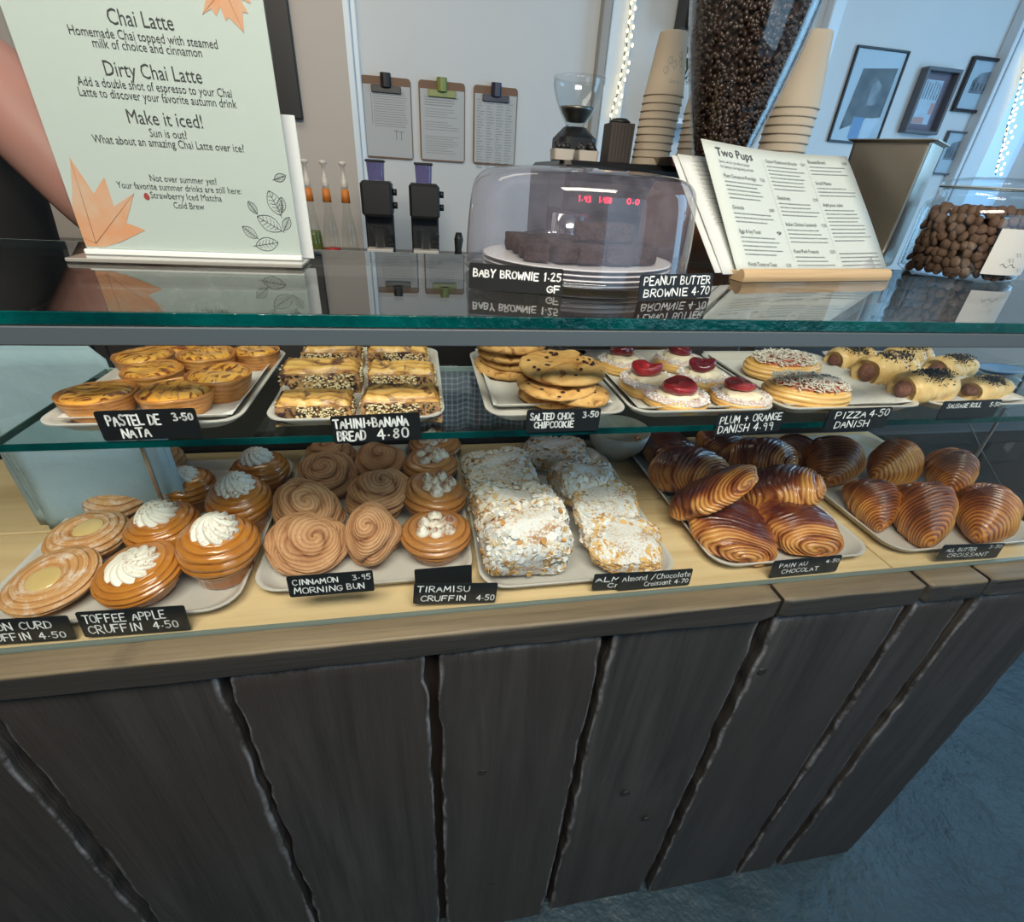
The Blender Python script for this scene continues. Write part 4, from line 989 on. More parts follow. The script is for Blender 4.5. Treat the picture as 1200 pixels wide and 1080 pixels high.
def hand(mb, text, x0, x1, y, hgt, w, seed=0, z=0.0, th=.0003):
    """pen strokes of a line of text fitted between x0 and x1, baseline y (in x/z of a card)"""
    rr = random.Random(seed); tot = sum(WID.get(c, 4) + 1.25 for c in text) - 1.25
    sx = (x1 - x0) / tot; sy = hgt / 6; cx = x0
    for c in text:
        if c in GL:
            jy = rr.uniform(-.25, .25); js = rr.uniform(.92, 1.06); sl = rr.uniform(-.05, .08)
            for st in GL[c].split(';'):
                v = [float(q) for q in st.split()]; p = chaik(list(zip(v[::2], v[1::2])))
                P = [(cx + (a + sl * b) * sx, y + (b * js + jy) * sy) for a, b in p]
                for i, (a, b) in enumerate(P):
                    n = 8; V = [(a + w * math.cos(2 * PI * k / n), -th - z, b + w * math.sin(2 * PI * k / n)) for k in range(n)]; mb.add(V, [tuple(range(n))])
                    if i:
                        pa, pb = P[i - 1]; dx, dy = a - pa, b - pb; L = math.hypot(dx, dy) or 1; nx, ny = -dy / L * w, dx / L * w
                        mb.add([(pa + nx, -th - z, pb + ny), (pa - nx, -th - z, pb - ny), (a - nx, -th - z, b - ny), (a + nx, -th - z, b + ny)], [(0, 1, 2, 3)])
        cx += (WID.get(c, 4) + 1.25) * sx
def card(lines, A, B, hgt, label, wm=1.0, rx=-.06, foot=None, seed=1, mat=None, group='handwritten price labels', back=True):
    """A, B: bottom corners in the room; lines: (text, x0, x1, baseline, height) as fractions of the card"""
    A, B = Vector(A), Vector(B); w = (B - A).length; d = (B - A)
    rz = math.atan2(d.y, d.x); roll = -math.asin(d.z / w)
    r = empty('price_label', A + d / 2, label=label, cat='price label', group=group)
    r.rotation_euler = (Matrix.Rotation(rz, 3, 'Z') @ Matrix.Rotation(roll, 3, 'Y') @ Matrix.Rotation(rx, 3, 'X')).to_euler()
    pts = rrect(w, hgt, .0025, 0, 4); R = [[(p[0], 0.0, p[1] + hgt / 2) for p in pts], [(p[0], .0012, p[1] + hgt / 2) for p in pts]]
    V, Fc = loft(R); auto(mesh('card', V, Fc, mat or M['card'], r, False), 30)
    mb = MB()
    for i, (t, x0, x1, y, h) in enumerate(lines): hand(mb, t, -w / 2 + x0 * w, -w / 2 + x1 * w, y * hgt, h * hgt, .00068 * wm, seed * 7 + i)
    if lines: mb.build('lettering', M['chalk'], r, False)
    if foot: MB().box(-w * .3, w * .3, .0014, .0014 + foot, 0, .003).build('foot', M['clear'], r, False)
    return r
YL = .4345; YU = .4333
def lab(y, x0, y0, x1, y1):
    y = y if y < .4336 or y > .445 else .4338 + (y - .4375) * .8
    a, b = ay(x0, y0, y), ay(x1, y1, y)
    if a[2] < 1.1:
        dz = max(0, ZB + .0036 - min(a[2], b[2])); a[2] += dz; b[2] += dz
    return tuple(a), tuple(b)
card([('LEMON CURD', .06, .82, .56, .30), ('CRUFFIN', .10, .57, .12, .30), ('4.50', .66, .92, .12, .27)], *lab(.4390, -32, 757, 90, 749), .034, 'black price label reading lemon curd cruffin, cut off at the left', seed=1)
card([('TOFFEE APPLE', .05, .80, .56, .32), ('CRUFFIN', .06, .54, .13, .32), ('4.50', .66, .90, .17, .28)], *lab(.4375, 100, 747, 224, 738), .036, 'black price label reading toffee apple cruffin 4.50', seed=2)
card([('CINNAMON', .06, .58, .58, .26), ('3.95', .76, .97, .62, .24), ('MORNING', .06, .62, .16, .28), ('BUN', .68, .88, .18, .27)], *lab(.438, 340, 700, 439, 692), .030, 'black price label reading cinnamon morning bun', .9, seed=3)
card([], *lab(.452, 487, 690, 553, 684), .030, 'blank black card lying behind the tiramisu label', seed=4, group=None)
card([('TIRAMISU', .04, .66, .60, .28), ('CRUFFIN', .09, .62, .14, .26), ('4.50', .76, .98, .14, .28)], *lab(.438, 484, 711, 580, 709), .031, 'black price label reading tiramisu cruffin 4.50', seed=5)
card([('ALM', .04, .44, .52, .28), ('Cr', .26, .44, .14, .26)], *lab(.4415, 692, 698, 760, 694), .026, 'black price label reading Alm, mostly covered by another label', seed=6)
card([('Almond /Chocolate', .05, .98, .56, .30), ('Croissant', .36, .72, .16, .28), ('4.70', .78, .97, .18, .24)], *lab(.4385, 722, 696, 806, 689), .0275, 'black price label reading almond chocolate croissant 4.70', .8, seed=7)
card([('PAIN AU', .10, .50, .58, .22), ('4.50', .78, .98, .62, .18), ('CHOCOLAT', .16, .70, .20, .24)], *lab(.438, 898, 684, 976, 676), .029, 'black price label reading pain au chocolat 4.50', .75, seed=8)
card([('ALL BUTTER', .08, .56, .56, .22), ('3.50', .76, .97, .70, .20), ('CROISSANT', .14, .80, .18, .24)], *lab(.438, 1091, 665, 1161, 662), .027, 'black price label reading all butter croissant 3.50', .7, seed=9)
card([('PASTEL DE', .10, .62, .52, .34), ('3.50', .76, .96, .62, .24), ('NATA', .20, .48, .10, .30)], *lab(YU, 123, 517, 238, 512), .0285, 'black price label reading pastel de nata 3.50', 1.15, seed=10, rx=-.02)
card([('TAHINI+BANANA', .03, .86, .56, .32), ('BREAD', .05, .36, .10, .36), ('4.80', .50, .86, .10, .38)], *lab(YU, 392, 520, 494, 514), .0285, 'black price label reading tahini banana bread 4.80', 1.25, seed=11, rx=-.02)
card([('SALTED CHOC', .05, .63, .56, .28), ('3.50', .76, .97, .62, .24), ('CHIPCOOKIE', .11, .64, .20, .28)], *lab(YU, 616, 507, 701, 504), .025, 'black price label reading salted choc chip cookie 3.50', 1.05, seed=12, rx=-.02)
card([('PLUM + ORANGE', .05, .97, .56, .32), ('DANISH', .05, .50, .12, .34), ('4.99', .58, .88, .12, .36)], *lab(YU, 836, 511, 913, 505), .0265, 'black price label reading plum and orange danish 4.99', .9, seed=13, rx=-.02)
card([('PIZZA', .12, .60, .58, .30), ('4.50', .66, .97, .60, .32), ('DANISH', .16, .70, .12, .32)], *lab(YU, 964, 505, 1036, 501), .0265, 'black price label reading pizza danish 4.50', .9, seed=14, rx=-.02)
card([('SAUSAGE ROLL', .08, .66, .62, .24), ('5.50', .82, .99, .62, .22)], *lab(YU, 1097, 491, 1164, 488), .0225, 'black price label reading sausage roll 5.50', .85, seed=15, rx=-.02)
T0 = ZT + .0006
def onT(x, y): p = az(x, y, T0); return (p[0], p[1], T0)
card([('BABY BROWNIE', .05, .74, .50, .28), ('1.25', .80, .98, .52, .28), ('GF', .84, .98, .08, .26)], onT(549, 338), onT(658, 346), .026, 'black price label reading baby brownie 1.25 on the glass top', 1.1, seed=16, rx=-.12, foot=.012)
card([('PEANUT BUTTER', .05, .96, .58, .32), ('BROWNIE', .06, .66, .12, .30), ('4.70', .72, .97, .14, .32)], onT(748, 352), onT(832, 348), .0255, 'black price label reading peanut butter brownie 4.70 on the glass top', 1.0, seed=17, rx=-.12, foot=.012)

# ------------------------------------------------------------------ printed text
def text_mb(mb, s, x, y, size, align='LEFT', w=None, T=None):
    c = bpy.data.curves.new('t', 'FONT'); c.body = s; c.size = size; c.align_x = align; c.resolution_u = 2
    o = bpy.data.objects.new('t', c); COL.objects.link(o)
    bpy.context.view_layer.update(); me = bpy.data.meshes.new_from_object(o.evaluated_get(bpy.context.evaluated_depsgraph_get()))
    V = [v.co.copy() for v in me.vertices]; k = 1.0
    if w and V:
        ww = max(v.x for v in V) - min(v.x for v in V); k = w / ww
    W = [(x + v.x * k, y + v.y * 1.0, 0) for v in V]
    if T: W = [T(p) for p in W]
    mb.add(W, [tuple(p.vertices) for p in me.polygons])
    bpy.data.objects.remove(o); bpy.data.curves.remove(c); bpy.data.meshes.remove(me)
def flat(mb, pts, T): mb.add([T((p[0], p[1], 0)) for p in pts], [tuple(range(len(pts)))])
def bars(mb, x0, x1, y, T, rr, h=.0008, lh=.0026, n=1, rag=.25):
    """rows of print too small to read"""
    for i in range(n):
        xe = x1 - (x1 - x0) * (rr.random() * rag); x = x0
        while x < xe:
            L = min(rr.uniform(.002, .006), xe - x); flat(mb, [(x, y), (x + L, y), (x + L, y + h), (x, y + h)], T); x += L + .0008
        y -= lh
    return y
# tall acrylic sign at the left
yS = az(105, 303, ZT)[1]; A = ay(105, 303, yS); B = ay(355, 303, yS); SW = B[0] - A[0]; SH = SW * 1.414
sg = empty('menu_sign', ((A[0] + B[0]) / 2, yS, ZT + .0006), label='tall white chai latte menu sheet in a clear acrylic stand on the glass top', cat='sign')
MB().box(-SW / 2 - .008, SW / 2 + .004, -.030, .024, 0, .0045, .001).build('base', simple('acrylic_base', (.30, .29, .26), .15, coat=.8), sg, False)
MB().box(-SW / 2, SW / 2, -.0022, -.0006, .005, .005 + SH).build('acrylic_front', glassm('acrylic_sheet', (.97, .985, .98), 1.45), sg, False)
MB().box(-SW / 2, SW / 2, -.006, .004, .0046, .0105, .001).build('acrylic_foot', simple('frosted_acrylic_edge', (.75, .77, .75), .3), sg, False)
MB().box(-SW / 2 + .001, SW / 2 - .001, 0, .0008, .0108, .004 + SH).build('sheet', M['signpaper'], sg, False)
MB().box(-SW / 2 + .02, SW / 2 + .0105, .014, .0155, .0048, .150, .0005).build('rear_sheet', M['paper'], sg, False)
T = lambda p: (p[0], -.0004, p[1])
def SP(px, py):   # position on the sheet, measured
    q = ay(px, py, yS); return q[0] - (A[0] + B[0]) / 2, q[2] - (ZT + .0006)
ink = MB()
for s, px0, px1, py in (('Chai Latte', 127, 204, 28), ('Homemade Chai topped with steamed', 81, 255, 40), ('milk of choice and cinnamon', 109, 237, 55), ('Dirty Chai Latte', 123, 237, 88),
    ('Add a double shot of espresso to your Chai', 92, 273, 99.5), ('Latte to discover your favorite autumn drink', 93, 278, 112), ('Make it iced!', 150, 238, 144), ('Sun is out?', 176, 220, 160),
    ('What about an amazing Chai Latte over ice?', 110, 288, 167), ('Not over summer yet?', 176, 255, 212), ('Your favorite summer drinks are still here:', 138, 285, 220), ('Strawberry Iced Matcha', 177, 261, 232), ('Cold Brew', 204, 240, 244)):
    a, b = SP(px0, py); c, d = SP(px1, py + (px1 - px0) * .1); z = (b + SP(px1, py + 8)[1]) / 2
    big = s in ('Chai Latte', 'Dirty Chai Latte', 'Make it iced!')
    text_mb(ink, s, a, b, .0172 if big else (.0106 if py < 200 else .0092), w=c - a, T=T)
ink.build('lettering', M['ink'], sg, False)
def leaf_pts(spec, cx, cy, s, rot):
    out = []
    for r, t in spec:
        t = math.radians(t + rot); out.append((cx + r * s * math.cos(t), cy + r * s * math.sin(t)))
    return out
maple = [(.25, -90), (.35, -60), (.72, -50), (.55, -35), (.95, -22), (.62, -14), (.92, 0), (.66, 8), (1.05, 22), (.72, 28), (.80, 42), (.50, 46), (.82, 62), (.70, 70), (1.12, 90), (.70, 110), (.82, 118), (.50, 134), (.80, 138), (.72, 152), (1.05, 158), (.66, 172), (.92, 180), (.62, 194), (.95, 202), (.55, 215), (.72, 230), (.35, 240)]
def clip_poly(P, xmin, xmax, ymin, ymax):
    return [(min(max(x, xmin), xmax), min(max(y, ymin), ymax)) for x, y in P]
mp = MB(); vein = MB(); x0, x1 = -SW / 2 + .001, SW / 2 - .001
mleaf = simple('printed_orange_leaf', (.70, .30, .14), .7, var=(22, (.62, .42, .30)))
for (px, py, s, rot) in ((114, 288, .078, 66), (262, -14, .030, 200)):
    cx, cy = SP(px, py); P = []
    cx = min(max(cx, x0 + .004), x1 - .004); cy = min(max(cy, .016), SH - .001)
    for qx, qy in leaf_pts(maple, cx, cy, s, rot):
        k = 1.0
        for lo, hi, c_, q_ in ((x0, x1, cx, qx), (.0125, SH + .003, cy, qy)):
            if q_ > hi: k = min(k, (hi - c_) / (q_ - c_))
            if q_ < lo: k = min(k, (lo - c_) / (q_ - c_))
        P.append((cx + (qx - cx) * k, cy + (qy - cy) * k))
    n = len(P); V = [T((cx, cy, 0))] + [T((p[0], p[1], 0)) for p in P]; mp.add(V, [(0, i + 1, (i + 1) % n + 1) for i in range(n)])
    for k in (4, 8, 14, 20, 24):
        q = P[k]; dx, dy = q[0] - cx, q[1] - cy; L = math.hypot(dx, dy)
        if L < .01: continue
        nx, ny = -dy / L * .0004, dx / L * .0004
        vein.add([(cx + nx, -.0006, cy + ny), (cx - nx, -.0006, cy - ny), (q[0] - nx * .3, -.0006, q[1] - ny * .3), (q[0] + nx * .3, -.0006, q[1] + ny * .3)], [(0, 1, 2, 3)])
mp.build('printed_maple_leaf', mleaf, sg, False); vein.build('leaf_veins', simple('leaf_vein_print', (.38, .16, .08), .8), sg, False)
sk = MB()
def line2(mb, P, w):
    for i in range(len(P) - 1):
        (a, b), (c, d) = P[i], P[i + 1]; L = math.hypot(c - a, d - b) or 1; nx, ny = -(d - b) / L * w, (c - a) / L * w
        mb.add([T((a + nx, b + ny, 0)), T((a - nx, b - ny, 0)), T((c - nx, d - ny, 0)), T((c + nx, d + ny, 0))], [(0, 1, 2, 3)])
for px, py, l, rot in ((322, 238, .026, 110), (296, 243, .014, 120), (316, 262, .028, 150), (293, 272, .018, 140), (313, 286, .026, 10), (328, 208, .014, 20), (330, 240, .016, 80), (336, 262, .016, 60), (306, 300, .012, 15)):
    cx, cy = SP(px, py)
    if cy < .013: continue
    ca, sa = math.cos(math.radians(rot)), math.sin(math.radians(rot)); R = lambda u, v: (min(cx + u * ca - v * sa, x1), max(.012, cy + u * sa + v * ca))
    n = 14; up = [R(l * (t / n - .5), l * .28 * math.sin(PI * t / n) ** .8) for t in range(n + 1)]; dn = [R(l * (t / n - .5), -l * .28 * math.sin(PI * t / n) ** .8) for t in range(n + 1)]
    line2(sk, up, .00028); line2(sk, dn, .00028); line2(sk, [R(-l * .62, 0), R(l * .5, 0)], .00025)
    for t in (3, 5, 7, 9, 11):
        u = l * (t / n - .5); line2(sk, [R(u - l * .06, 0), R(u + l * .05, l * .2 * math.sin(PI * t / n))], .00018); line2(sk, [R(u - l * .06, 0), R(u + l * .05, -l * .2 * math.sin(PI * t / n))], .00018)
sk.build('printed_leaf_sketches', M['ink'], sg, False)
st = MB(); cx, cy = SP(172, 230); flat(st, [(cx + .0028 * math.cos(t * .7) * (1 - .2 * math.sin(t * .7)), cy + .0036 * math.sin(t * .7)) for t in range(9)], T); st.build('printed_strawberry', simple('strawberry_print', (.35, .05, .04), .7), sg, False)
# ------------------------------------------------------------------ on the glass top
def place_top(px, py): p = az(px, py, T0); return Vector((p[0], p[1], T0))
# brownies under a cloche
CR = .142; cy0 = .658; cxx = .201
st = empty('cake_stand', (cxx, cy0, T0), label='low stack of round white plates under the clear cloche', cat='cake plate')
for i in range(4):
    MB().lathe([(.0, .0003), (.075, .0003), (.118, .0035), (.122, .005), (.118, .0056), (.075, .0028), (.0, .0028)], 56).build('plate', simple('glazed_white_plate', (.78, .77, .75), .25, coat=.5) if i == 0 else st.children[0].data.materials[0], st, loc=(0, 0, .0055 * i))
cl = empty('cloche', (cxx, cy0, T0 + .0062), label='large clear plastic cloche dome covering the brownies', cat='cloche')
prof = smooth_prof([(CR, .002), (CR * .99, .04), (CR * .955, .085), (CR * .92, .098), (CR * .82, .108), (CR * .5, .1125), (.0005, .113)])
MB().lathe([(CR - .0005, 0)] + [tuple(p) for p in prof], 96).build('dome', M['cloche'], cl)
MB().lathe([(CR + .001, 0), (CR + .003, .002), (CR + .003, .006), (CR, .007), (CR - .003, .005), (CR - .003, 0)], 72, closed=True).build('rim', M['clear'], cl)
pb_ = [P_brownie(1), P_brownie(2), P_brownie(3, .06, .05, .032)]
rr = random.Random(5); zb0 = T0 + .0225
bl = []
for i in range(5):
    for j in range(4): bl.append((-.066 + .033 * i + rr.uniform(-.004, .004), -.058 + .036 * j + rr.uniform(-.004, .004), 0, (i + j) % 2))
for i in range(2): bl.append((.0 + .036 * i + rr.uniform(-.006, .006), -.030 + rr.uniform(-.01, .02), .0205, 2))
for i, (x, y, z, v) in enumerate(bl):
    dup(pb_[v], (cxx + x, cy0 + y, zb0 + z), rr.uniform(-.3, .3), rr.uniform(.60, .66), label='dark brownie chunk piled under the clear cloche', cat='brownie', group='brownie chunks under the cloche')
for q in pb_: bpy.data.objects.remove(q)

# wooden menu holder with menu sheets
p0 = az(868, 331, ZT); p1 = az(1040, 329, ZT); mw = math.hypot(p1[0] - p0[0], p1[1] - p0[1]); mrz = math.atan2(p1[1] - p0[1], p1[0] - p0[0]); my = (p0[1] + p1[1]) / 2 + .012
mh = empty('menu_holder', ((p0[0] + p1[0]) / 2, my, T0), rz=mrz, label='pale wooden roll shaped holder gripping the food menus', cat='menu holder')
M['lightwood'] = wood('pale_turned_wood', (.50, .33, .17), (.70, .50, .30), 0, 7, .45, .1)
sec = smooth_prof([(-.012, 0), (-.014, .006), (-.011, .014), (-.003, .0165), (.0, .012), (.004, .012), (.012, .013), (.016, .004), (.014, 0)])
V, Fc = loft([[(x, a, b) for a, b in sec] for x in (-mw / 2, mw / 2)]); auto(mesh('wood_block', V, Fc, M['lightwood'], mh), 50)
def menu_sheet(parent_lab, dx, dy, w, h, lean, roll, name='menu_sheet', cat='menu', printed=0, off=0, z=.010):
    r = empty(name, (mh.location.x + dx * math.cos(mrz) - dy * math.sin(mrz), my + dy * math.cos(mrz) + dx * math.sin(mrz), T0 + z), label=parent_lab, cat=cat, group='menu sheets in the wooden holder')
    Mx = Matrix.Rotation(mrz, 3, 'Z') @ Matrix.Rotation(roll, 3, 'Y') @ Matrix.Rotation(lean, 3, 'X'); r.rotation_euler = Mx.to_euler()
    n = 12; V = []
    for i in range(n):
        for j in range(n):
            u, v = i / (n - 1) - .5, j / (n - 1); V.append((u * w, .003 * math.cos(u * 4) + .006 * v * v * math.sin(u * 2 + off), v * h))
    o = mesh('sheet', V, grid_faces(n, n, False), M['signpaper'] if printed else M['paper'], r); s = o.modifiers.new('t', 'SOLIDIFY'); s.thickness = .0003; s.offset = -1
    if printed:
        hh = h; T = lambda p: (p[0], .003 * math.cos(p[0] / w * 4) + .006 * (p[1] / hh) ** 2 * math.sin(p[0] / w * 2 + off) - .0012, p[1])
        big, sm = MB(), MB(); rr = random.Random(3); K = .208 / .139; T0_ = T; T = lambda p: T0_((p[0], p[1] * K, 0)); h = h / K
        def H(s, x, y, ww, sz=.0058, price=None, cw=None):
            text_mb(big, s, x, y, sz, w=ww, T=T)
            if price: text_mb(big, price, x + cw - .009, y, sz * .9, w=.009, T=T)
        x1, x2, x3 = -w * .42, -w * .10, w * .20; cw = w * .27
        text_mb(big, 'Two Pups', x1 - .002, h - .0165, .0135, w=w * .24, T=T)
        y = h - .024; H('Sorry, we do not allow laptops', x1 - .001, y, cw * .74, .0042); H('for laptops during busy periods', x1 - .001, y - .0055, cw * .80, .0042)
        def block(x, y, s, ww, price, n):
            H(s, x, y, ww, .0056, price, cw); return bars(sm, x, x + cw * .96, y - .0048, T, rr, .0008, .0044, n) - .0042
        y = block(x1, h - .040, 'Plum Cinnamon Porridge', cw * .78, '7.50', 5); y = block(x1, y - .003, 'Granola', cw * .26, '8.00', 3); y = block(x1, y - .003, 'Eggs & Soy Toast', cw * .5, '9', 5)
        y = block(x1, y - .003, 'Kimchi Toasty on Toast', cw * .66, '12.50', 4); block(x1, y - .003, 'Turkish Eggs', cw * .4, '12.50', 2)
        y = block(x2, h - .016, 'Oyster Mushroom Brioche', cw * .80, '12.50', 7); y = block(x2, y - .003, 'Shakshuka', cw * .32, '12.00', 4)
        y = block(x2, y - .003, 'Italian Chicken Sandwich', cw * .76, '13.50', 4); y = block(x2, y - .003, 'Roast Pork Focaccia', cw * .6, '12.50', 5); block(x2, y - .003, 'Halloumi Focaccia', cw * .58, '12.50', 3)
        y = block(x3, h - .012, 'Banana Bread', cw * .44, '5.50', 3); y = block(x3, y - .004, 'Small Plates', cw * .4, None, 3); y = block(x3, y - .004, 'Add your sides', cw * .5, None, 9); bars(sm, x3, x3 + cw, y - .006, T, rr, .0010, .0044, 6, .05)
        for xx in (x2 - .006, x3 - .006): line = [(xx, .012), (xx, h - .012)]; flat(sm, [(xx, .012), (xx + .0003, .012), (xx + .0003, h - .012), (xx, h - .012)], T)
        big.build('headings', M['ink'], r, False, kind='stuff'); sm.build('small_print', M['inkgrey'], r, False, kind='stuff')
    elif off:
        T = lambda p: (p[0], -.003, p[1]); sm = MB(); rr = random.Random(9); bars(sm, -w * .44, -w * .32, h - .012, T, rr, .0012, .008, 15, .4); sm.build('small_print', M['inkgrey'], r, False, kind='stuff')
    return r
menu_sheet('white menu sheet with a blank face standing hindmost in the wooden holder', -.030, .012, .280, .200, -.84, -.02, off=0)
menu_sheet('white menu sheet half hidden behind the printed food menu, shifted left', -.014, .009, .290, .205, -.79, -.03, off=2)
menu_sheet('printed food menu in three columns headed Two Pups', .008, .0055, .295, .208, -.72, .0, printed=1, off=1)
# brushed steel bin
q0 = az(1052, 312, ZT); sbx = empty('steel_container', (q0[0] - .0836, q0[1] + .0147, T0), rz=math.radians(35), label='open brushed steel container standing behind the food menus', cat='container')
R = [rrect(.108, .10, .006, 0), rrect(.112, .104, .006, .004), rrect(.116, .11, .006, .186), rrect(.132, .124, .006, .189), rrect(.132, .124, .006, .1905), rrect(.112, .106, .006, .189), rrect(.108, .10, .006, .005)]
V, Fc = loft(R); auto(mesh('body', V, Fc, M['steeldark'], sbx), 40)

# jar of dog biscuits
j0 = az(1098, 326, ZT); JR = .085; jx, jy = j0[0] + JR * 1.06, j0[1] + JR * .62
jar = empty('biscuit_jar', (jx, jy, T0), label='big glass jar of small brown biscuits at the right end of the top', cat='jar')
prof = [(.0, .0), (JR * .92, .0), (JR, .006), (JR, .095), (JR * .95, .108), (JR * .80, .116), (JR * .78, .122), (JR * .83, .126), (JR * .83, .130)]
inn = [(JR * .80, .130), (JR * .75, .122), (JR * .77, .114), (JR * .92, .104), (JR * .955, .094), (JR * .955, .008), (.0, .005)]
MB().lathe(prof + inn, 64).build('glass_body', M['clear'], jar)
MB().lathe([(.0, .133), (JR * .82, .132), (JR * .85, .135), (JR * .82, .140), (JR * .4, .146), (.0, .147)], 48).build('lid', M['clear'], jar)
MB().lathe([(JR * .835, .1295), (JR * .85, .131), (JR * .835, .1325)], 48, closed=True).build('seal', simple('jar_seal_grey', (.35, .42, .44), .5), jar)
lb = MB(); n = 14; V = []
for i in range(n):
    for z in (.012, .078):
        t = math.radians(-118 + 62 * i / (n - 1)); V.append(((JR + .0008) * math.cos(t), (JR + .0008) * math.sin(t), z))
lb.add(V, [(2 * i, 2 * i + 2, 2 * i + 3, 2 * i + 1) for i in range(n - 1)]); lb.build('paper_label', simple('jar_label_paper', (.62, .60, .55), .8, nb=(30, .4)), jar)
hm = MB(); hand(hm, 'Treats', -.020, .026, .026, .013, .0006, 5); hm.v = [((JR + .0013) * math.cos(math.radians(-90) + v[0] / JR), (JR + .0013) * math.sin(math.radians(-90) + v[0] / JR), v[2]) for v in hm.v]
hm.v = [tuple(Vector(v)) for v in hm.v]; 
ln = MB()
for (z, a, b) in ((.026, -104, -84), (.034, -98, -90), (.042, -92, -84), (.020, -80, -70)):
    V = []
    for i in range(8):
        t = math.radians(a + (b - a) * i / 7); w = .0004
        for s in (-w, w): V.append(((JR + .0013) * math.cos(t), (JR + .0013) * math.sin(t), z + s + .003 * math.sin(i * 1.7)))
    ln.add(V, [(2 * i, 2 * i + 2, 2 * i + 3, 2 * i + 1) for i in range(7)])
ln.build('pen_marks', M['ink'], jar, False)
M['biscuit'] = simple('brown_biscuit', (.11, .055, .032), .75, nb=(160, .8), var=(30, (.17, .09, .05)))
bp = []
for v in range(3):
    mb = MB(); mb.blob((0, 0, 0), .0088, .0078, .0048, None, 7, 12); mb.v = [tuple(Vector(q) * (1 + .12 * vn(np.array([q]) * 120, 1, v)[0])) for q in mb.v]; bp.append(mb.build('dog_biscuit', M['biscuit']))
rr = random.Random(8); cnt = 0
for k in range(8):
    for i in range(34):
        t = 2 * PI * (i + .5 * (k % 2)) / 34; 
        if not (math.radians(150) < t < math.radians(345)): continue
        R_ = JR * .955 - .0088 - (.006 if k == 7 else 0); z = .0105 + k * .0126 + rr.uniform(-.001, .001)
        t += rr.uniform(-.05, .05); o = dup(bp[rr.randrange(3)], (jx + R_ * math.cos(t), jy + R_ * math.sin(t), T0 + z + rr.uniform(-.002, .002)), (rr.uniform(-.9, .9), rr.uniform(.9, 1.9), t), (rr.uniform(.9, 1.1), rr.uniform(.9, 1.15), 1.0), label='small brown biscuit inside the big glass jar', cat='biscuit', group='biscuits in the glass jar')
for k in range(3):
    for i in range(12 + 6 * k):
        t = 2 * PI * i / (12 + 6 * k); R_ = .026 + .0165 * k
        dup(bp[rr.randrange(3)], (jx + R_ * math.cos(t), jy + R_ * math.sin(t), T0 + .102 - .002 * k), (rr.uniform(-.5, .5), rr.uniform(-.5, .5), t), .95, label='small brown biscuit inside the big glass jar', cat='biscuit', group='biscuits in the glass jar')
for q in bp: bpy.data.objects.remove(q)
MB().lathe([(.0, .008), (.058, .008), (.060, .088), (.0, .088)], 24).build('biscuit_fill', simple('biscuit_core', (.08, .04, .022), .9, nb=(90, 1)), jar, kind='stuff')

# ------------------------------------------------------------------ machine bench
BZ = .95
YG = 1.02
# grinder with a bean hopper
hb = ay(848, 203, YG); hx0 = ay(808, 40, YG); hx1 = ay(965, 10, YG); gxc = (hx0[0] + hx1[0]) / 2 - .012; hr = (hx1[0] - hx0[0]) / 2 * .97
gr = empty('coffee_grinder', (gxc, YG, BZ), label='large coffee grinder with a clear cone hopper of dark beans and wooden body', cat='grinder')
zt0 = hb[2] - BZ; zt1 = zt0 + .36
M['brownwood'] = wood('dark_copper_brown_wood', (.10, .042, .018), (.19, .09, .042), 2, 5, .45, .1)
V, Fc = loft([rrect(.25, .22, .02, 0), rrect(.25, .22, .02, .02), rrect(.21, .19, .02, .04), rrect(.21, .19, .02, zt0 - .06), rrect(.19, .17, .03, zt0 - .02)]); auto(mesh('body', V, Fc, M['brownwood'], gr), 40)
MB().lathe([(.05, zt0 - .021), (.065, zt0 - .02), (.065, zt0 + .002), (.05, zt0 + .004)], 32).build('collar', M['black'], gr)
def hopper(r0, r1, z0, z1, t=.003):
    pr = [(r0 + (r1 - r0) * math.sin(k / 14 * PI / 2) ** 1.0, z0 + (z1 - z0) * (k / 14)) for k in range(15)]
    return [(r, z) for r, z in pr], [(r - t, z) for r, z in pr][::-1]
po, pi_ = hopper(.042, hr, zt0 + .002, zt1)
MB().lathe(po + [(hr + .004, zt1 + .004), (hr - .001, zt1 + .005)] + pi_, 56).build('hopper', M['clear'], gr)
MB().lathe([(.0, zt1 + .005), (hr * .9, zt1 + .005), (hr + .005, zt1 + .009), (hr + .004, zt1 + .022), (hr * .7, zt1 + .034), (.0, zt1 + .036)], 48).build('lid', glassm('smoked_lid', (.35, .35, .37), 1.5), gr)
M['bean'] = simple('roasted_bean', (.030, .015, .009), .35, var=(60, (.055, .028, .016)))
core = [(max(.001, r - .012), z) for r, z in po if z < zt0 + .235]; zc_ = core[-1][1]
mb = MB(); mb.lathe([(0, core[0][1])] + core + [(core[-1][0] * .5, zc_ + .022), (.0, zc_ + .030)], 40); 
rr = random.Random(3)
def bean(mb, p):
    Mx = Euler((rr.uniform(0, 6), rr.uniform(0, 6), rr.uniform(0, 6))).to_matrix(); s = rr.uniform(.85, 1.1); mb.blob(p, .0062 * s, .0045 * s, .0034 * s, Mx, 4, 6)
for _ in range(3000):
    k = rr.uniform(.01, .66) ** .8; t = rr.uniform(0, 2 * PI); r = .042 + (hr - .042) * math.sin(k * PI / 2) - .0085; bean(mb, (r * math.cos(t), r * math.sin(t), zt0 + .002 + (zt1 - zt0) * k))
for _ in range(700):
    q = math.sqrt(rr.random()); t = rr.uniform(0, 2 * PI); r = core[-1][0] * q * 1.05; bean(mb, (r * math.cos(t), r * math.sin(t), zc_ + .034 * (1 - q) + .002))
mb.build('coffee_beans', M['bean'], gr, kind='stuff')

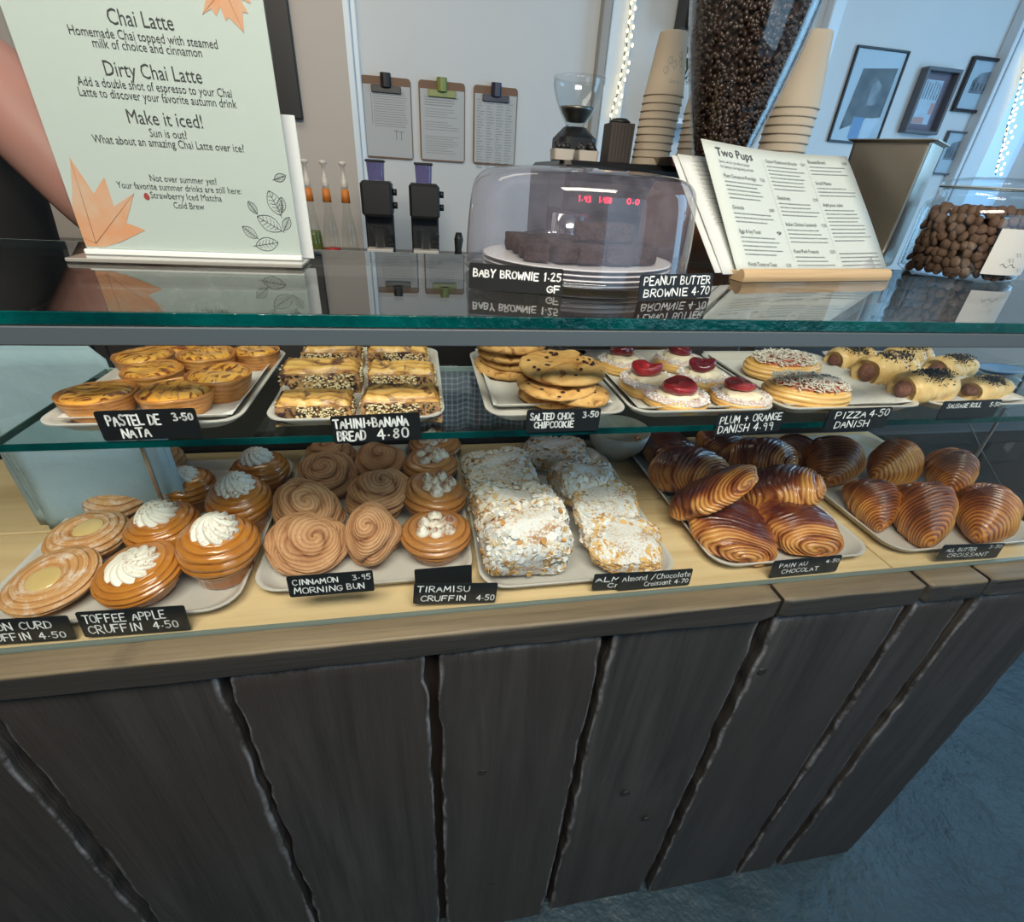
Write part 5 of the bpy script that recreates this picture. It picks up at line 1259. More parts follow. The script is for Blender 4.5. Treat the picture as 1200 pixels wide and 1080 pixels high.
# espresso machine
YM = 1.30
mx0 = ay(655, 230, YM)[0]; mx1 = ay(800, 230, YM)[0]; mtop = ay(700, 190, YM)[2]
em = empty('espresso_machine', ((mx0 + mx1) / 2 + .05, YM + .12, BZ), label='dark espresso machine with red digits seen through the cloche', cat='espresso machine')
mw2 = (mx1 - mx0) / 2 + .05; H_ = mtop - BZ
MB().box(-mw2, mw2, -.02, .25, .05, H_, .012).box(-mw2, mw2, -.20, .0, .05, .11, .008).box(-mw2, mw2, -.17, .0, H_ - .11, H_, .01).build('body', simple('dark_machine_panel', (.035, .034, .036), .3, .6), em, False)
MB().box(-mw2 + .02, mw2 - .02, -.215, -.02, .111, .116, .001).build('drip_tray', M['steel'], em, False)
for x in (-mw2 + .04, mw2 - .04):
    for y in (-.14, .2): MB().lathe([(.02, 0), (.024, .05)], 16).build('foot', M['black'], em, loc=(x, y, 0))
for x in (-mw2 + .0, .10):
    MB().lathe([(.036, H_ - .175), (.040, H_ - .17), (.040, H_ - .11), (.03, H_ - .109)], 28).build('group_head', M['chrome'], em, loc=(x, -.235, .005)); MB().box(x - .005, x + .03, -.24, -.165, H_ - .125, H_ - .105, .004).build('group_arm', M['steeldark'], em, False)
g0 = (-mw2 + .0, -.235, H_ - .142)
pf = empty('portafilter', (em.location.x + g0[0], em.location.y + g0[1], BZ + g0[2]), label='portafilter with black handle locked into the espresso machine, pointing left', cat='portafilter')
MB().lathe([(.012, -.03), (.030, -.02), (.036, -.008), (.036, .010), (.030, .011)], 28).build('basket', M['chrome'], pf)
MB().tube([(-.03, -.01, -.002), (-.06, -.02, -.004)], .006, 10).build('neck', M['chrome'], pf)
MB().tube([(-.055, -.018, -.003), (-.07, -.022, -.006), (-.095, -.03, -.010), (-.118, -.036, -.016), (-.13, -.04, -.019)], [.010, .013, .0125, .014, .009], 14).build('handle', M['black'], pf)
led = simple('red_led_digits', (.3, 0, .02), .5, emit=((1, .02, .06), 3.0))
mb = MB()
for gx_, s in ((-mw2 + .035, '1.93'), (-mw2 + .085, '1.950'), (-mw2 + .155, '0.0')):
    hand(mb, s, gx_, gx_ + .030, H_ - .082, .011, .0013, 2)
mb.v = [(v[0], -.1725, v[2]) for v in mb.v]; mb.build('display_digits', led, em, False)
MB().box(-mw2 + .01, -mw2 + .25, -.1718, -.170, H_ - .095, H_ - .055).build('display_glass', M['black'], em, False)
mt = BZ + H_
# things on the machine
def cup_mesh(h=.115, r0=.030, r1=.0435):      # standing upside down: rim at the bottom
    return [(r1, 0), (r1 + .002, .0008), (r1 + .0022, .003), (r1 + .0006, .0045), (r0 + .001, h - .004), (r0, h), (r0 - .002, h + .0002), (r0 - .0035, h - .005), (.0, h - .005)], [(r0 - .005, h - .007), (r1 - .0015, .0)]
M['cup'] = simple('kraft_cream_cup', (.50, .415, .31), .7, nb=(60, .08)); M['cup2'] = simple('pale_cup', (.62, .56, .46), .7)
cp = empty('paper_cup'); a_, b_ = cup_mesh(); MB().lathe(a_, 40).build('body', M['cup'], cp)
cp2 = empty('paper_cup'); MB().lathe(a_, 40).build('body', M['cup'], cp2)
mb = MB(); rr = random.Random(6)
T = lambda p: ((.0385 - .0 * p[1]) * 0 + (.0435 - .0135 * p[1] / .115 + .0012) * math.sin(p[0] / .04), -(.0435 - .0135 * p[1] / .115 + .0012) * math.cos(p[0] / .04), p[1])
text_mb(mb, 'Got to', -.012, .022, .010, w=.022, T=T)
def cline(P, w=.0004):
    for i in range(len(P) - 1):
        (a, b), (c, d) = P[i], P[i + 1]; L = math.hypot(c - a, d - b) or 1; nx, ny = -(d - b) / L * w, (c - a) / L * w
        mb.add([T((a + nx, b + ny)), T((a - nx, b - ny)), T((c - nx, d - ny)), T((c + nx, d + ny))], [(0, 1, 2, 3)])
for cx, cy in ((-.022, .045), (-.016, .062), (-.005, .055), (.012, .060), (.016, .048), (.010, .072)):
    cline([(cx + .006 * math.cos(t * 1.1) * (1 + .4 * math.sin(t * 3)), cy + .007 * math.sin(t * 1.1)) for t in range(7)])
    cline([(cx, cy - .010), (cx + .001, cy + .008)])
mb.build('printed_drawing', M['inkgrey'], cp2, False)
ORD = ['second', 'third', 'fourth', 'fifth', 'sixth', 'seventh', 'eighth', 'ninth', 'tenth', 'eleventh', 'twelfth', 'thirteenth']
def cups(px, py, Y, n, dz, z0, labs, grp, tilt=0, top2=True, sc=1):
    p = ay(px, py, Y)
    for i in range(n):
        src = cp2 if (i == n - 1 and top2) else cp
        dup(src, (p[0] + tilt * i * dz, Y, z0 + i * dz), rr.uniform(-.1, .1) if i == n - 1 else rr.uniform(0, 6), sc, label=labs[1] if i == n - 1 else labs[0] % ORD[n - 2 - i], cat='paper cup', group=grp)
cups(762, 185, YM + .02, 10, .0150, mt + .001, ('nested paper cup, %s from the top of the front stack on the espresso machine', 'topmost cup of the front stack, with leaf drawings and lettering'), 'front stack of paper cups', .05)
cups(812, 185, YM + .12, 9, .0150, mt + .001, ('nested paper cup, %s from the top of the stack half hidden by the hopper', 'topmost cup of the stack half hidden by the bean hopper'), 'middle stack of paper cups', .0, False)
pz = ay(912, 175, YG + .22)
bk = MB().box(-.09, .09, -.07, .07, 0, 1.415 - BZ, .006).build('storage_box', M['brownwood'], None, False, loc=(pz[0] - .02, YG + .24, BZ)); tag(bk, label='tall brown wooden box behind the hopper that carries a stack of cups', cat='box')
cups(914, 175, YG + .22, 13, .0165, 1.4165, ('nested paper cup, %s from the top of the stack right of the hopper', 'topmost cup of the right stack behind the bean hopper'), 'right stack of paper cups', .03, False, 1.18)
for q in (cp, cp2): kill(q)
p = ay(722, 187, YM + .02)
nb_ = empty('lid_box', (p[0], YM + .03, mt + .0005), label='dark slatted box of lids left of the front cup stack', cat='box')
mb = MB().box(-.028, .028, -.03, .03, 0, .080, .001)
mb.build('box', simple('dark_brown_box', (.045, .036, .032), .6), nb_, False)
for i in range(7): MB().box(-.0285 + .0083 * i, -.0285 + .0083 * i + .0055, -.0318, -.0302, .002, .078, .0004).build('slat', simple('dark_slat', (.060, .048, .042), .6) if i == 0 else nb_.children[1].data.materials[0], nb_, False)
MB().lathe([(.0, .0805), (.024, .0805), (.025, .084), (.016, .090), (.0, .091)], 24).build('lids', M['black'], nb_)
for i, (px, lab_) in enumerate(((658, 'cream ceramic pot with black tools left of the dark box, left one'), (686, 'cream ceramic pot with black tools next to the dark slatted box'))):
    p = ay(px, 187, YM + .04); o = empty('tool_pot', (p[0], YM + .04, mt + .0005), label=lab_, cat='pot', group='small cream pots on the espresso machine')
    V, Fc = loft([rrect(.046, .05, .006, 0), rrect(.050, .054, .006, .022), rrect(.044, .048, .006, .022), rrect(.040, .044, .006, .004)]); auto(mesh('pot', V, Fc, simple('cream_ceramic', (.55, .50, .43), .4), o), 40)
    mb = MB(); r2 = random.Random(i)
    for _ in range(9): mb.blob((r2.uniform(-.016, .016), r2.uniform(-.016, .016), .022 + r2.uniform(0, .012)), .010, .009, .008, None, 5, 8)
    mb.build('black_lids', M['black'], o, kind='stuff')
# dark tray lid right of the cups
p = ay(800, 188, YM - .08)
o = empty('milk_jug', (p[0] + .02, YM - .06, mt + .0005), label='dark sloping steel tray lying right of the front cup stack', cat='tray'); o.name = 'drying_tray'
V, Fc = loft([rrect(.11, .10, .01, 0), rrect(.13, .12, .01, .016), rrect(.12, .11, .01, .016), rrect(.10, .09, .01, .003)]); auto(mesh('tray', V, Fc, M['steeldark'], o), 40)

# glass hopper grinder behind
Y2 = 1.82; p = ay(680, 150, Y2); q0 = ay(650, 88, Y2); q1 = ay(709, 92, Y2); r_ = (q1[0] - q0[0]) / 2
g2 = empty('coffee_grinder', ((q0[0] + q1[0]) / 2, Y2, BZ), label='smaller black grinder with an empty glass hopper behind the espresso machine', cat='grinder')
zb2 = p[2] - BZ; zt2 = q0[2] - BZ
V, Fc = loft([rrect(.20, .22, .02, 0), rrect(.20, .22, .02, .03), rrect(.12, .14, .02, .05), rrect(.12, .14, .03, zb2 - .03), rrect(.07, .07, .03, zb2)]); auto(mesh('body', V, Fc, M['black'], g2), 40)
po, pi_ = hopper(.028, r_, zb2, zt2); MB().lathe(po + pi_, 44).build('hopper', M['clear'], g2)
MB().lathe([(.0, zb2 + .012), (.03, zb2 + .014), (.052, zb2 + .045), (.054, zb2 + .052), (.0, zb2 + .052)], 32).build('inner_cone', M['steeldark'], g2)

# ------------------------------------------------------------------ back bar
YB = 2.22; BB = 1.12
gg = glassm('bottle_glass', (.95, .96, .94), 1.5)
for i, (px, liq, lv, lab_) in enumerate(((370, (.10, .13, .015), .085, 'slim glass bottle of olive green syrup, left of three'), (390, (.42, .015, .02), .032, 'slim glass bottle with red syrup at the bottom, middle of three'), (411, (.35, .36, .33), .010, 'slim glass bottle almost empty, right of three'))):
    p = ay(px, 290, YB); o = empty('syrup_bottle', (p[0], YB, BB + .0005), label=lab_, cat='bottle', group='syrup bottles on the back bar'); s = 1.14
    pr = smooth_prof([(.0005, 0), (.034, .0), (.036, .006), (.036, .05), (.030, .10), (.0135, .165), (.0125, .215), (.0145, .222)])
    MB().lathe([(a * .9, b * s) for a, b in pr], 28).build('glass', gg, o)
    MB().lathe([(0, .003)] + [(np.interp(z, pr[:, 1] * s, pr[:, 0] * .9) - .002, z) for z in np.linspace(.004, lv * s + .004, 8)] + [(0, lv * s + .004)], 24).build('syrup', simple('syrup', liq, .3), o)
    MB().lathe([(.014, .178 * s), (.0165, .178 * s), (.0145, .218 * s), (.0125, .218 * s)], 24).build('orange_band', simple('orange_band', (.62, .20, .03), .5), o)
    MB().lathe([(.0115, .222 * s), (.0125, .226 * s), (.0125, .245 * s), (.008, .25 * s), (.006, .285 * s), (.014, .29 * s), (.014, .298 * s), (.0, .300 * s)], 20).build('pump_cap', simple('clear_white_cap', (.62, .58, .52), .3), o)
for i, (px, lab_) in enumerate(((447, 'black filter coffee grinder on the back bar, left of the pair'), (499, 'black filter coffee grinder on the back bar, right of the pair beside the cloche'))):
    p = ay(px, 290, YB); o = empty('filter_grinder', (p[0], YB, BB + .0005), label=lab_, cat='grinder', group='pair of black filter grinders')
    MB().box(-.062, .062, -.09, .07, 0, .022, .006).box(-.055, .055, .0, .07, .0225, .17, .006).box(-.058, .058, -.075, .07, .165, .285, .010).build('body', M['black'], o, False)
    V, Fc = loft([rrect(.060, .060, .02, .2855), rrect(.066, .066, .02, .345), rrect(.062, .062, .02, .345), rrect(.056, .056, .02, .2865)])
    auto(mesh('hopper', V, Fc, glassm('violet_hopper', (.68, .66, .82), 1.5, haze=.15, hazec=(.34, .32, .48)), o), 40)
    MB().box(-.036, .036, -.036, .036, .3455, .354, .003).build('hopper_lid', M['black'], o, False)
    MB().lathe([(.018, .055), (.032, .125), (.034, .128), (.030, .125), (.016, .057)], 28).build('carafe', M['clear'], o, loc=(0, -.045, 0))
    MB().box(-.05, .05, -.088, -.02, .040, .052, .003).build('shelf_plate', simple('pale_plate', (.55, .52, .48), .4) if i == 0 else bpy.data.materials['pale_plate'], o, False)
    MB().tube([(.034, -.045, .115), (.052, -.045, .105), (.050, -.045, .075), (.030, -.045, .07)], .004, 8).build('carafe_handle', M['black'], o)
    for z in (.205, .25): MB().tube([(.058, -.03, z), (.075, -.03, z)], .012, 12).build('dial', M['black'], o)
p = ay(503, 288, YB - .12); MB().lathe([(.0, 0), (.030, 0), (.032, .03), (.034, .04), (.030, .038), (.028, .003), (.0, .003)], 28).build('steel_cup', M['steel'], None, loc=(p[0], YB - .14, BB + .0005), label='small steel dosing cup in front of the right filter grinder', cat='cup')
p = ay(537, 288, YB); o = MB().tube([(0, 0, 0), (0, 0, .05), (.002, 0, .09), (.002, 0, .115)], [.020, .014, .019, .012], 16).build('tamper', M['black'], None, loc=(p[0], YB, BB + .0005), label='black upright handled tamper left of the cloche on the back bar', cat='tamper')

# clipboards
YW = WY - .003
M['mdf'] = simple('brown_hardboard', (.16, .085, .045), .6)
for i, (x0, y0, x1, y1, yb, clip, lab_) in enumerate(((422, 88, 481, 92, 186, 'black', 'leftmost clipboard with black bulldog clip and mostly blank sheet'), (490, 94, 545, 97, 190, 'green', 'middle clipboard with a green and black clip'), (555, 99, 607, 104, 194, 'navy', 'right clipboard with columns of handwriting, above the cloche'))):
    a = ay(x0, y0, YW); b = ay(x1, y1, YW); w = b[0] - a[0]; zt_ = (a[2] + b[2]) / 2; zb_ = ay((x0 + x1) / 2 + 9, yb, YW)[2]; h = zt_ - zb_
    o = empty('clipboard', ((a[0] + b[0]) / 2, YW, zb_), label=lab_, cat='clipboard', group='clipboards hanging on the back wall')
    pts = rrect(w, h, .014, 0, 5); V, Fc = loft([[(p[0], 0, p[1] + h / 2) for p in pts], [(p[0], -.004, p[1] + h / 2) for p in pts]][::-1]); auto(mesh('board', V, Fc, M['mdf'], o, False), 30)
    MB().box(-w / 2 + .006, w / 2 - .004, -.0055, -.0045, .006, h * .90).build('paper', simple('dull_print_paper', (.42, .44, .45), .8) if i == 0 else bpy.data.materials['dull_print_paper'], o, False)
    MB().box(-w * .30, w * .30, -.014, -.0042, h - .055, h - .030, .002).tube([(0, -.010, h - .035), (0, -.012, h + .012)], .022, 12).build('clip', simple('clip_' + clip, {'black': (.012, .012, .012), 'green': (.20, .24, .06), 'navy': (.02, .022, .05)}[clip], .4), o, False)
    T = lambda p: (p[0], -.0060, p[1]); mb = MB(); r3 = random.Random(i)
    if i == 0: bars(mb, -w * .28, w * .42, h * .82, T, r3, .0022, .0085, 15, .1); flat(mb, [(-w * .32, h * .42), (-w * .31, h * .42), (-w * .31, h * .80), (-w * .32, h * .80)], T); hand(mb, 'TT', w * .12, w * .3, h * .25, .03, .0015); 
    elif i == 1:
        for z in (.80, .66, .50, .32, .2): bars(mb, -w * .38, w * .40, h * z, T, r3, .003 if z == .8 else .0018, .009, 4, .4)
    else:
        for c in range(4): bars(mb, -w * .42 + c * w * .22, -w * .24 + c * w * .22, h * .82, T, r3, .0024, .010, 26, .6)
    mb.v = [(v[0], -.0060, v[2]) for v in mb.v]; mb.build('print', M['inkgrey'], o, False, kind='stuff')

# black board on the wall, upper left
a = ay(300, 100, WY - .06); b = ay(355, 140, WY - .06)
tag(auto(MB().box(-.16, .0, 0, .03, 0, .9, .004).build('wall_speaker', M['black'], None, False, loc=(b[0] , WY - .062, b[2]))), label='tall narrow black panel hanging on the wall behind the chai sign', cat='panel')
a = ay(803, 30, WY - .2)
tag(auto(MB().box(0, .12, 0, .12, 0, .35, .01).build('speaker', M['black'], None, False, loc=(ay(803, 30, WY - .13)[0], WY - .132, ay(806, 34, WY - .13)[2]))), label='black wall speaker above the bean hopper', cat='speaker')

# framed pictures: corners measured on the wall
def frame(px, y_top, px2, y2, ybot, d, bw, name, lab_, art, inner=.0):
    a = ay(px, y_top, WY); b = ay(px2, y2, WY); h = a[2] - ay(px - (ybot - y_top) * .3, ybot, WY)[2]; w = b[0] - a[0]; z0 = a[2] - h
    o = empty('picture_frame', ((a[0] + b[0]) / 2, WY - .002, z0), label=lab_, cat='picture frame', group='framed pictures on the back wall')
    W = w / 2
    for bx in ((-W, W, h - bw, h), (-W, W, 0, bw), (-W, -W + bw, bw, h - bw), (W - bw, W, bw, h - bw)):
        MB().box(bx[0], bx[1], -d, 0, bx[2], bx[3], .0015).build('frame_bar', name, o, False)
    MB().box(-W + bw, W - bw, -.006, -.002, bw, h - bw).build('mount', art[0], o, False)
    T = lambda p: (p[0], -.0068, p[1])
    art[1](o, T, W - bw, bw, h - bw)
    MB().box(-W + bw, W - bw, -d * .6 - .001, -d * .6, bw, h - bw).build('glazing', M['glazing'], o, False)
    return o
M['glazing'] = glassm('picture_glass', (.97, .98, .99), 1.22)
FB = simple('black_frame', (.012, .012, .016), .4); FG = simple('grey_box_frame', (.10, .11, .13), .45)
MW = simple('picture_mount', (.42, .52, .58), .7); PD = simple('dark_print', (.02, .024, .028), .8, var=(34, (.13, .15, .16))); PM = simple('mid_print', (.10, .125, .145), .7, var=(30, (.24, .28, .31))); PL = simple('pale_print', (.48, .60, .68), .7, var=(20, (.40, .50, .58))); PB = simple('blue_print', (.10, .22, .40), .6); PR = simple('pink_print', (.50, .30, .28), .7)
def art1(o, T, W, b, t):
    h = t - b; m1 = MB(); flat(m1, [(-W * .75, b + h * .12), (-W * .55, b + h * .80), (W * .85, b + h * .84), (W * .8, b + h * .30), (W * .2, b + h * .26)], T); m1.build('photo_area', PD, o, False)
    T2 = lambda p: (T(p)[0], T(p)[1] - .0004, T(p)[2]); m2 = MB(); flat(m2, [(W * .0, b + h * .42), (W * .35, b + h * .42), (W * .42, b + h * .64), (W * .2, b + h * .70), (-.0, b + h * .60)], T2); m2.build('photo_light_area', PM, o, False)
    m3 = MB(); flat(m3, [(-W * .3, b + .01), (W * .15, b + .01), (W * .15, b + h * .28), (-W * .3, b + h * .28)], T2); m3.build('blue_patch', PB, o, False)
    m4 = MB(); flat(m4, [(W * .2, b + .01), (W * .95, b + .01), (W * .95, b + h * .28), (W * .2, b + h * .28)], T2); m4.build('pale_patch', PL, o, False)
def art2(o, T, W, b, t):
    h = t - b; m1 = MB(); flat(m1, [(-W * .6, b + h * .12), (W * .6, b + h * .12), (W * .6, b + h * .88), (-W * .6, b + h * .88)], T); m1.build('photo_area', PL, o, False)
    T2 = lambda p: (T(p)[0], T(p)[1] - .0004, T(p)[2]); m2 = MB()
    for k in range(6): x = -W * .5 + k * W * .19; flat(m2, [(x, b + h * .55), (x + W * .07, b + h * .55), (x + W * .07, b + h * (.86 - .04 * (k % 3))), (x, b + h * .86)], T2)
    m2.build('photo_dark_lines', PM, o, False); m3 = MB(); flat(m3, [(-W * .55, b + h * .13), (W * .2, b + h * .13), (W * .2, b + h * .24), (-W * .55, b + h * .24)], T2); flat(m3, [(W * .3, b + h * .3), (W * .58, b + h * .3), (W * .58, b + h * .5), (W * .3, b + h * .5)], T2); m3.build('photo_red_area', PR, o, False)
def art3(o, T, W, b, t):
    h = t - b; m1 = MB(); flat(m1, [(-W * .6, b + h * .34), (W * .55, b + h * .34), (W * .6, b + h * .62), (W * .35, b + h * .82), (-W * .3, b + h * .76), (-W * .6, b + h * .6)], T); m1.build('drawn_building', PM, o, False)
    T2 = lambda p: (T(p)[0], T(p)[1] - .0004, T(p)[2]); m2 = MB(); 
    for k in range(5): x = -W * .5 + k * W * .22; flat(m2, [(x, b + h * .40), (x + W * .10, b + h * .40), (x + W * .10, b + h * .56), (x, b + h * .56)], T2)
    m2.build('drawn_windows', PD, o, False)
frame(1004, 53, 1065, 60, 166, .014, .009, FB, 'tall thin black frame with a dark monochrome photograph, leftmost of the four', (MW, art1))
frame(1080, 79, 1120, 82, 156, .045, .014, FG, 'deep grey box frame between the two black framed pictures', (simple('box_mount', (.16, .14, .18), .7), art2))
frame(1139, 66, 1186, 69, 131, .022, .012, FB, 'black frame with a drawing of a building, upper right of the group', (MW, art3))
frame(1110, 153, 1139, 155, 204, .02, .007, FG, 'small grey frame lowest in the group, partly behind the steel container', (MW, art3))
tag(MB().box(0, .012, -.012, 0, 0, .004, .001).box(.004, .008, -.010, 0, .004, .02).build('wall_hook', M['steel'], None, False, loc=(ay(1054, 176, WY)[0], WY - .0005, ay(1054, 176, WY)[2])), label='small metal hook on the wall below the grey box frame', cat='hook')

# string lights
M['wire'] = simple('dark_light_wire', (.02, .03, .02), .5); M['bulb'] = simple('warm_led', (1, .8, .4), .4, emit=((1, .70, .28), 5))
def fairy(pts, Y, n, lab_, jit=.012):
    P = [ay(a, b, Y) for a, b in pts]; o = empty('string_lights', (0, 0, 0), label=lab_, cat='string lights', group='warm fairy light strings'); r4 = random.Random(n)
    seg = np.r_[0, np.cumsum([np.linalg.norm(P[i + 1] - P[i]) for i in range(len(P) - 1)])]; A_ = np.array(P)
    f = lambda s: np.array([np.interp(s * seg[-1], seg, A_[:, k]) for k in range(3)])
    MB().tube([tuple(f(i / 40) + np.array([.004 * math.sin(i * 1.3), 0, 0])) for i in range(41)], .0022, 6).build('wire', M['wire'], o)
    b0 = MB().blob((0, 0, 0), .0048, .0048, .007, None, 5, 8).build('bulb', M['bulb'], o)
    for i in range(n):
        q = f((i + .5) / n); sx_ = (1 if i % 2 else -.2) * r4.uniform(.3, 1) * jit * 2; b = b0 if i == 0 else b0.copy()
        if i: COL.objects.link(b)
        b.location = (q[0] + sx_, q[1] - .008, q[2])
fairy([(741, -10), (735, 45), (730, 80), (722, 115), (714, 142)], WY - .055, 30, 'warm fairy lights running down the white post left of the cup stack')
fairy([(1206, 58), (1195, 100), (1180, 150), (1166, 205)], WY - .06, 44, 'dense warm fairy lights down the window trim at the far right', .02)
# plant on a small shelf
Yp = WY - .12; p = ay(792, 140, Yp)
tag(MB().box(-.09, .12, -.06, .118, -.02, 0, .002).build('wall_shelf', M['trim'], None, False, loc=(p[0], Yp, p[2])), label='small white wall shelf carrying the potted plant', cat='shelf')
o = empty('potted_plant', (p[0] + .01, Yp, p[2] + .0005), label='small green plant in a white pot behind the front cup stack', cat='plant')
MB().lathe([(.0, 0), (.045, 0), (.06, .11), (.062, .115), (.056, .112), (.05, .095), (.0, .095)], 28).build('pot', simple('white_pot', (.60, .68, .72), .4), o)
mb = MB(); r5 = random.Random(2)
for _ in range(70):
    t = r5.uniform(0, 6.28); R_ = r5.uniform(.01, .075); z = .11 + r5.uniform(0, .12); l = .035; e = Euler((r5.uniform(-.8, .8), r5.uniform(-.8, .8), t)).to_matrix()
    V = [tuple(Vector((R_ * math.cos(t), R_ * math.sin(t), z)) + e @ Vector(v)) for v in ((-l * .2, 0, 0), (l * .3, l * .3, .004), (l, 0, -.004), (l * .3, -l * .3, .004))]; mb.add(V, [(0, 1, 2, 3)])
mb.build('foliage', simple('green_leaves', (.05, .10, .02), .5), o, False, kind='stuff')

# inside the case, in the shade behind the trays
p = az(718, 524, ZB + .01)
o = MB().lathe([(.0, 0), (.028, 0), (.030, .004), (.052, .028), (.060, .060), (.057, .060), (.048, .028), (.0, .008)], 40).build('ceramic_bowl', simple('stoneware_bowl', (.42, .41, .36), .35), None, loc=(.345, .835 - .03, ZB + .0005), label='pale stoneware bowl behind the almond croissants', cat='bowl'); o.location = (p[0], min(p[1], .795), ZB + .0005)
cr_ = empty('card_reader', (0, 0, 0), label='black card reader with grey contactless symbol fixed to the bench beyond the croissants', cat='card reader')
p = ay(1180, 520, .912); cr_.location = (p[0], .912, .845); cr_.rotation_euler = (0, 0, 0)
MB().box(-.065, .065, -.006, .0075, 0, .102, .004).build('body', M['black'], cr_, False)
mb = MB()
for k in range(4):
    for i in range(8):
        t0 = math.radians(-38 + 76 * i / 8); t1 = math.radians(-38 + 76 * (i + 1) / 8); r0 = .008 + .006 * k
        P = [(-.022 + 1.25 * r * math.cos(t), -.0064, p[2] - .845 + 1.25 * r * math.sin(t)) for r, t in ((r0, t0), (r0 + .0022, t0), (r0 + .0022, t1), (r0, t1))]; mb.add(P, [(0, 1, 2, 3)])
mb.build('contactless_symbol', simple('symbol_grey', (.22, .22, .22), .6), cr_, False)
cb = [ay(1135, 495, .893), ay(1143, 512, .893), ay(1152, 532, .895), ay(1178, 578, .896)]
tag(MB().tube([tuple(q) for q in cb], .0022, 8).build('cable', simple('grey_cable', (.07, .07, .07), .5), None), label='thin dark cable running down beside the card reader', cat='cable')
# oval dish on the shelf, its bluish reflection painted into the colour
p = az(1172, 432, ZS + .006)
MB().lathe([(.0, 0), (.026, 0), (.040, .006), (.042, .0075), (.036, .0065), (.0, .0025)], 48).build('oval_dish', simple('dish_reflection_blue', (.12, .30, .58), .15, coat=.7), None, loc=(p[0], min(p[1], .60), ZS + .0006), label='small glossy dish with a painted blue reflection on the shelf right of the sausage rolls', cat='dish').scale = (1.05, .55, 1)
# ------------------------------------------------------------------ barista behind the bar
def skin(name, pts, edges, radii, mat, parent, sub=2):
    me = bpy.data.meshes.new(name); me.from_pydata([tuple(p) for p in pts], edges, []); o = bpy.data.objects.new(name, me); link(o, parent)
    o.modifiers.new('skin', 'SKIN'); me.skin_vertices[0].data[0].use_root = True
    for i, r in enumerate(radii): me.skin_vertices[0].data[i].radius = (r if hasattr(r, '__len__') else (r, r))
    s = o.modifiers.new('sub', 'SUBSURF'); s.levels = sub; s.render_levels = sub; o.modifiers['skin'].use_smooth_shade = True
    me.materials.append(mat); return o
SK = simple('warm_skin', (.30, .165, .135), .55, nb=(140, .08), var=(7, (.36, .17, .14)), sss=.05)
BX, BY = -.755, 1.0
pr = empty('person', (BX, BY, 0), label='barista in black sleeveless top behind the bar, bare arm beside the chai sign', cat='person')
J = [(0, 0, .98), (0, 0, 1.12), (0, 0, 1.28), (0, 0, 1.42), (0, -.01, 1.50), (0, -.02, 1.56),            # pelvis .. neck 0-5
     (.075, 0, 1.475), (.145, -.02, 1.48), (.225, -.065, 1.39), (.29, -.095, 1.31), (.31, .0, 1.24), (.30, .12, 1.17),      # arm at the sign 6-11
     (-.10, 0, 1.445), (-.20, 0, 1.43), (-.25, .02, 1.28), (-.27, .02, 1.17), (-.22, .10, 1.05), (-.17, .16, .97),   # other arm 12-17
     (.09, 0, .90), (.10, 0, .50), (.10, .02, .10), (-.09, 0, .90), (-.10, 0, .50), (-.10, .02, .10)]
Ed = [(0, 1), (1, 2), (2, 3), (3, 4), (4, 5), (3, 6), (6, 7), (7, 8), (8, 9), (9, 10), (10, 11), (3, 12), (12, 13), (13, 14), (14, 15), (15, 16), (16, 17), (0, 18), (18, 19), (19, 20), (0, 21), (21, 22), (22, 23)]
Rd = [(.14, .10), (.115, .09), (.13, .10), (.14, .09), (.06, .06), (.055, .055), .068, .066, .057, .048, .040, .030, .068, .060, .048, .042, .034, .028, .085, .055, .040, .085, .055, .040]
skin('body', J, Ed, Rd, SK, pr)
# head
nu, nv = 40, 40; ph = np.linspace(0, PI, nu)[:, None]; th = np.linspace(0, 2 * PI, nv, endpoint=False)[None, :]
x = np.sin(ph) * np.cos(th); y = np.sin(ph) * np.sin(th); z = np.cos(ph) + 0 * th
hx = .072 * x * (1 - .22 * np.clip(-z, 0, 1)); hy = .090 * y * (1 - .12 * np.clip(-z, 0, 1)); hz = .112 * z
fr_ = np.clip(-y, 0, 1)
hy = hy - .020 * np.exp(-((x / .16) ** 2 + ((z + .12) / .18) ** 2)) * fr_ + .008 * np.exp(-(((np.abs(x) - .38) / .2) ** 2 + ((z - .08) / .14) ** 2)) * fr_
mesh('head', np.stack([hx, hy, hz], -1).reshape(-1, 3), grid_faces(nu, nv), SK, pr, loc=(0, -.035, 1.665))
HR = simple('brown_hair', (.05, .025, .012), .6, nb=(90, .5))
mb = MB(); mb.blob((0, -.015, 1.70), .084, .098, .098, None, 16, 24); mb.v = [v for v in mb.v]
hv = [(v[0], max(v[1], -.075 if v[2] > 1.74 else -.02 if abs(v[0]) < .068 else -.04), v[2]) for v in mb.v]; mb.v = hv; mb.build('hair', HR, pr)
eye = simple('eye_white', (.8, .8, .8), .2)
for s in (-1, 1):
    e = MB().blob((0, 0, 0), .012, .008, .007, None, 8, 12).build('eye', eye, pr, loc=(s * .028, -.113, 1.674)); MB().blob((0, -.0066, 0), .005, .003, .005, None, 6, 10).build('iris', M['black'], e)
    MB().blob((s * .074, -.03, 1.66), .008, .018, .028, None, 8, 12).build('ear', SK, pr)
MB().blob((0, -.118, 1.612), .022, .007, .006, None, 8, 14).build('lips', simple('lips', (.45, .16, .14), .45), pr)
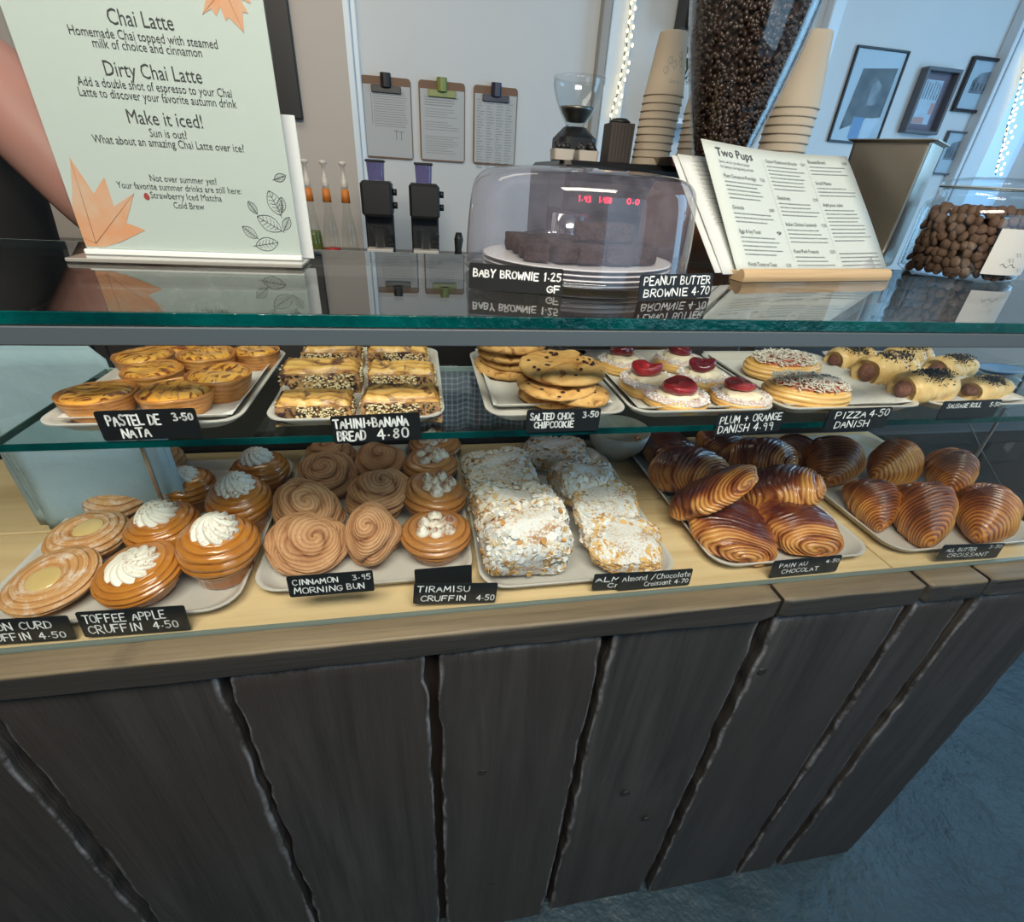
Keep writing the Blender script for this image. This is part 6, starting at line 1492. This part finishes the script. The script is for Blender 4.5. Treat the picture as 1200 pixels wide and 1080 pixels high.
# hands
for (w, dr, s) in (((.30, .12, 1.17), Vector((-.05, .14, -.07)), 1), ((-.17, .16, .97), Vector((.04, .12, -.05)), -1)):
    d = dr.normalized(); sd = d.cross(Vector((0, 0, 1))).normalized() * s; up = Vector((0, 0, 1)); w = Vector(w)
    P = [w, w + d * .04, w + d * .085]; E2 = [(0, 1), (1, 2)]; R2 = [.024, (.034, .018), (.036, .015)]
    for k, (off, L) in enumerate(((-.027, .065), (-.009, .078), (.010, .074), (.027, .058))):
        b = len(P); P += [w + d * .092 + sd * off, w + d * (.092 + L * .5) + sd * off * 1.1 - up * .004, w + d * (.092 + L) + sd * off * 1.15 - up * .018]; E2 += [(2, b), (b, b + 1), (b + 1, b + 2)]; R2 += [.0095, .0085, .0068]
    b = len(P); P += [w + d * .035 - sd * .036, w + d * .062 - sd * .056 - up * .005, w + d * .085 - sd * .062 - up * .010]; E2 += [(1, b), (b, b + 1), (b + 1, b + 2)]; R2 += [.012, .010, .008]
    skin('hand', P, E2, R2, SK, pr)
BK = simple('black_cotton', (.006, .006, .007), .85, nb=(90, .2))
skin('vest', [(0, 0, .93), (0, 0, 1.12), (0, 0, 1.28), (0, 0, 1.385), (.085, 0, 1.455), (-.085, 0, 1.455)], [(0, 1), (1, 2), (2, 3), (3, 4), (3, 5)], [(.160, .118), (.140, .110), (.160, .125), (.170, .118), (.066, .092), (.066, .092)], BK, pr)
TR = simple('dark_trousers', (.02, .022, .03), .9)
skin('trousers', [(0, 0, .97), (.09, 0, .88), (.10, 0, .50), (.10, .02, .08), (-.09, 0, .88), (-.10, 0, .50), (-.10, .02, .08)], [(0, 1), (1, 2), (2, 3), (0, 4), (4, 5), (5, 6)], [(.16, .12), .098, .07, .058, .098, .07, .058], TR, pr)
for s in (-1, 1): MB().blob((s * .10, -.03, .032), .045, .12, .032, None, 8, 14).build('shoe', M['black'], pr)
pr.scale = (1.05, 1.05, 1.045)
bench('prep_bench', -1.5, -.20, 1.22, 1.60, .98, 'dark prep bench the barista leans over, behind the chai sign')
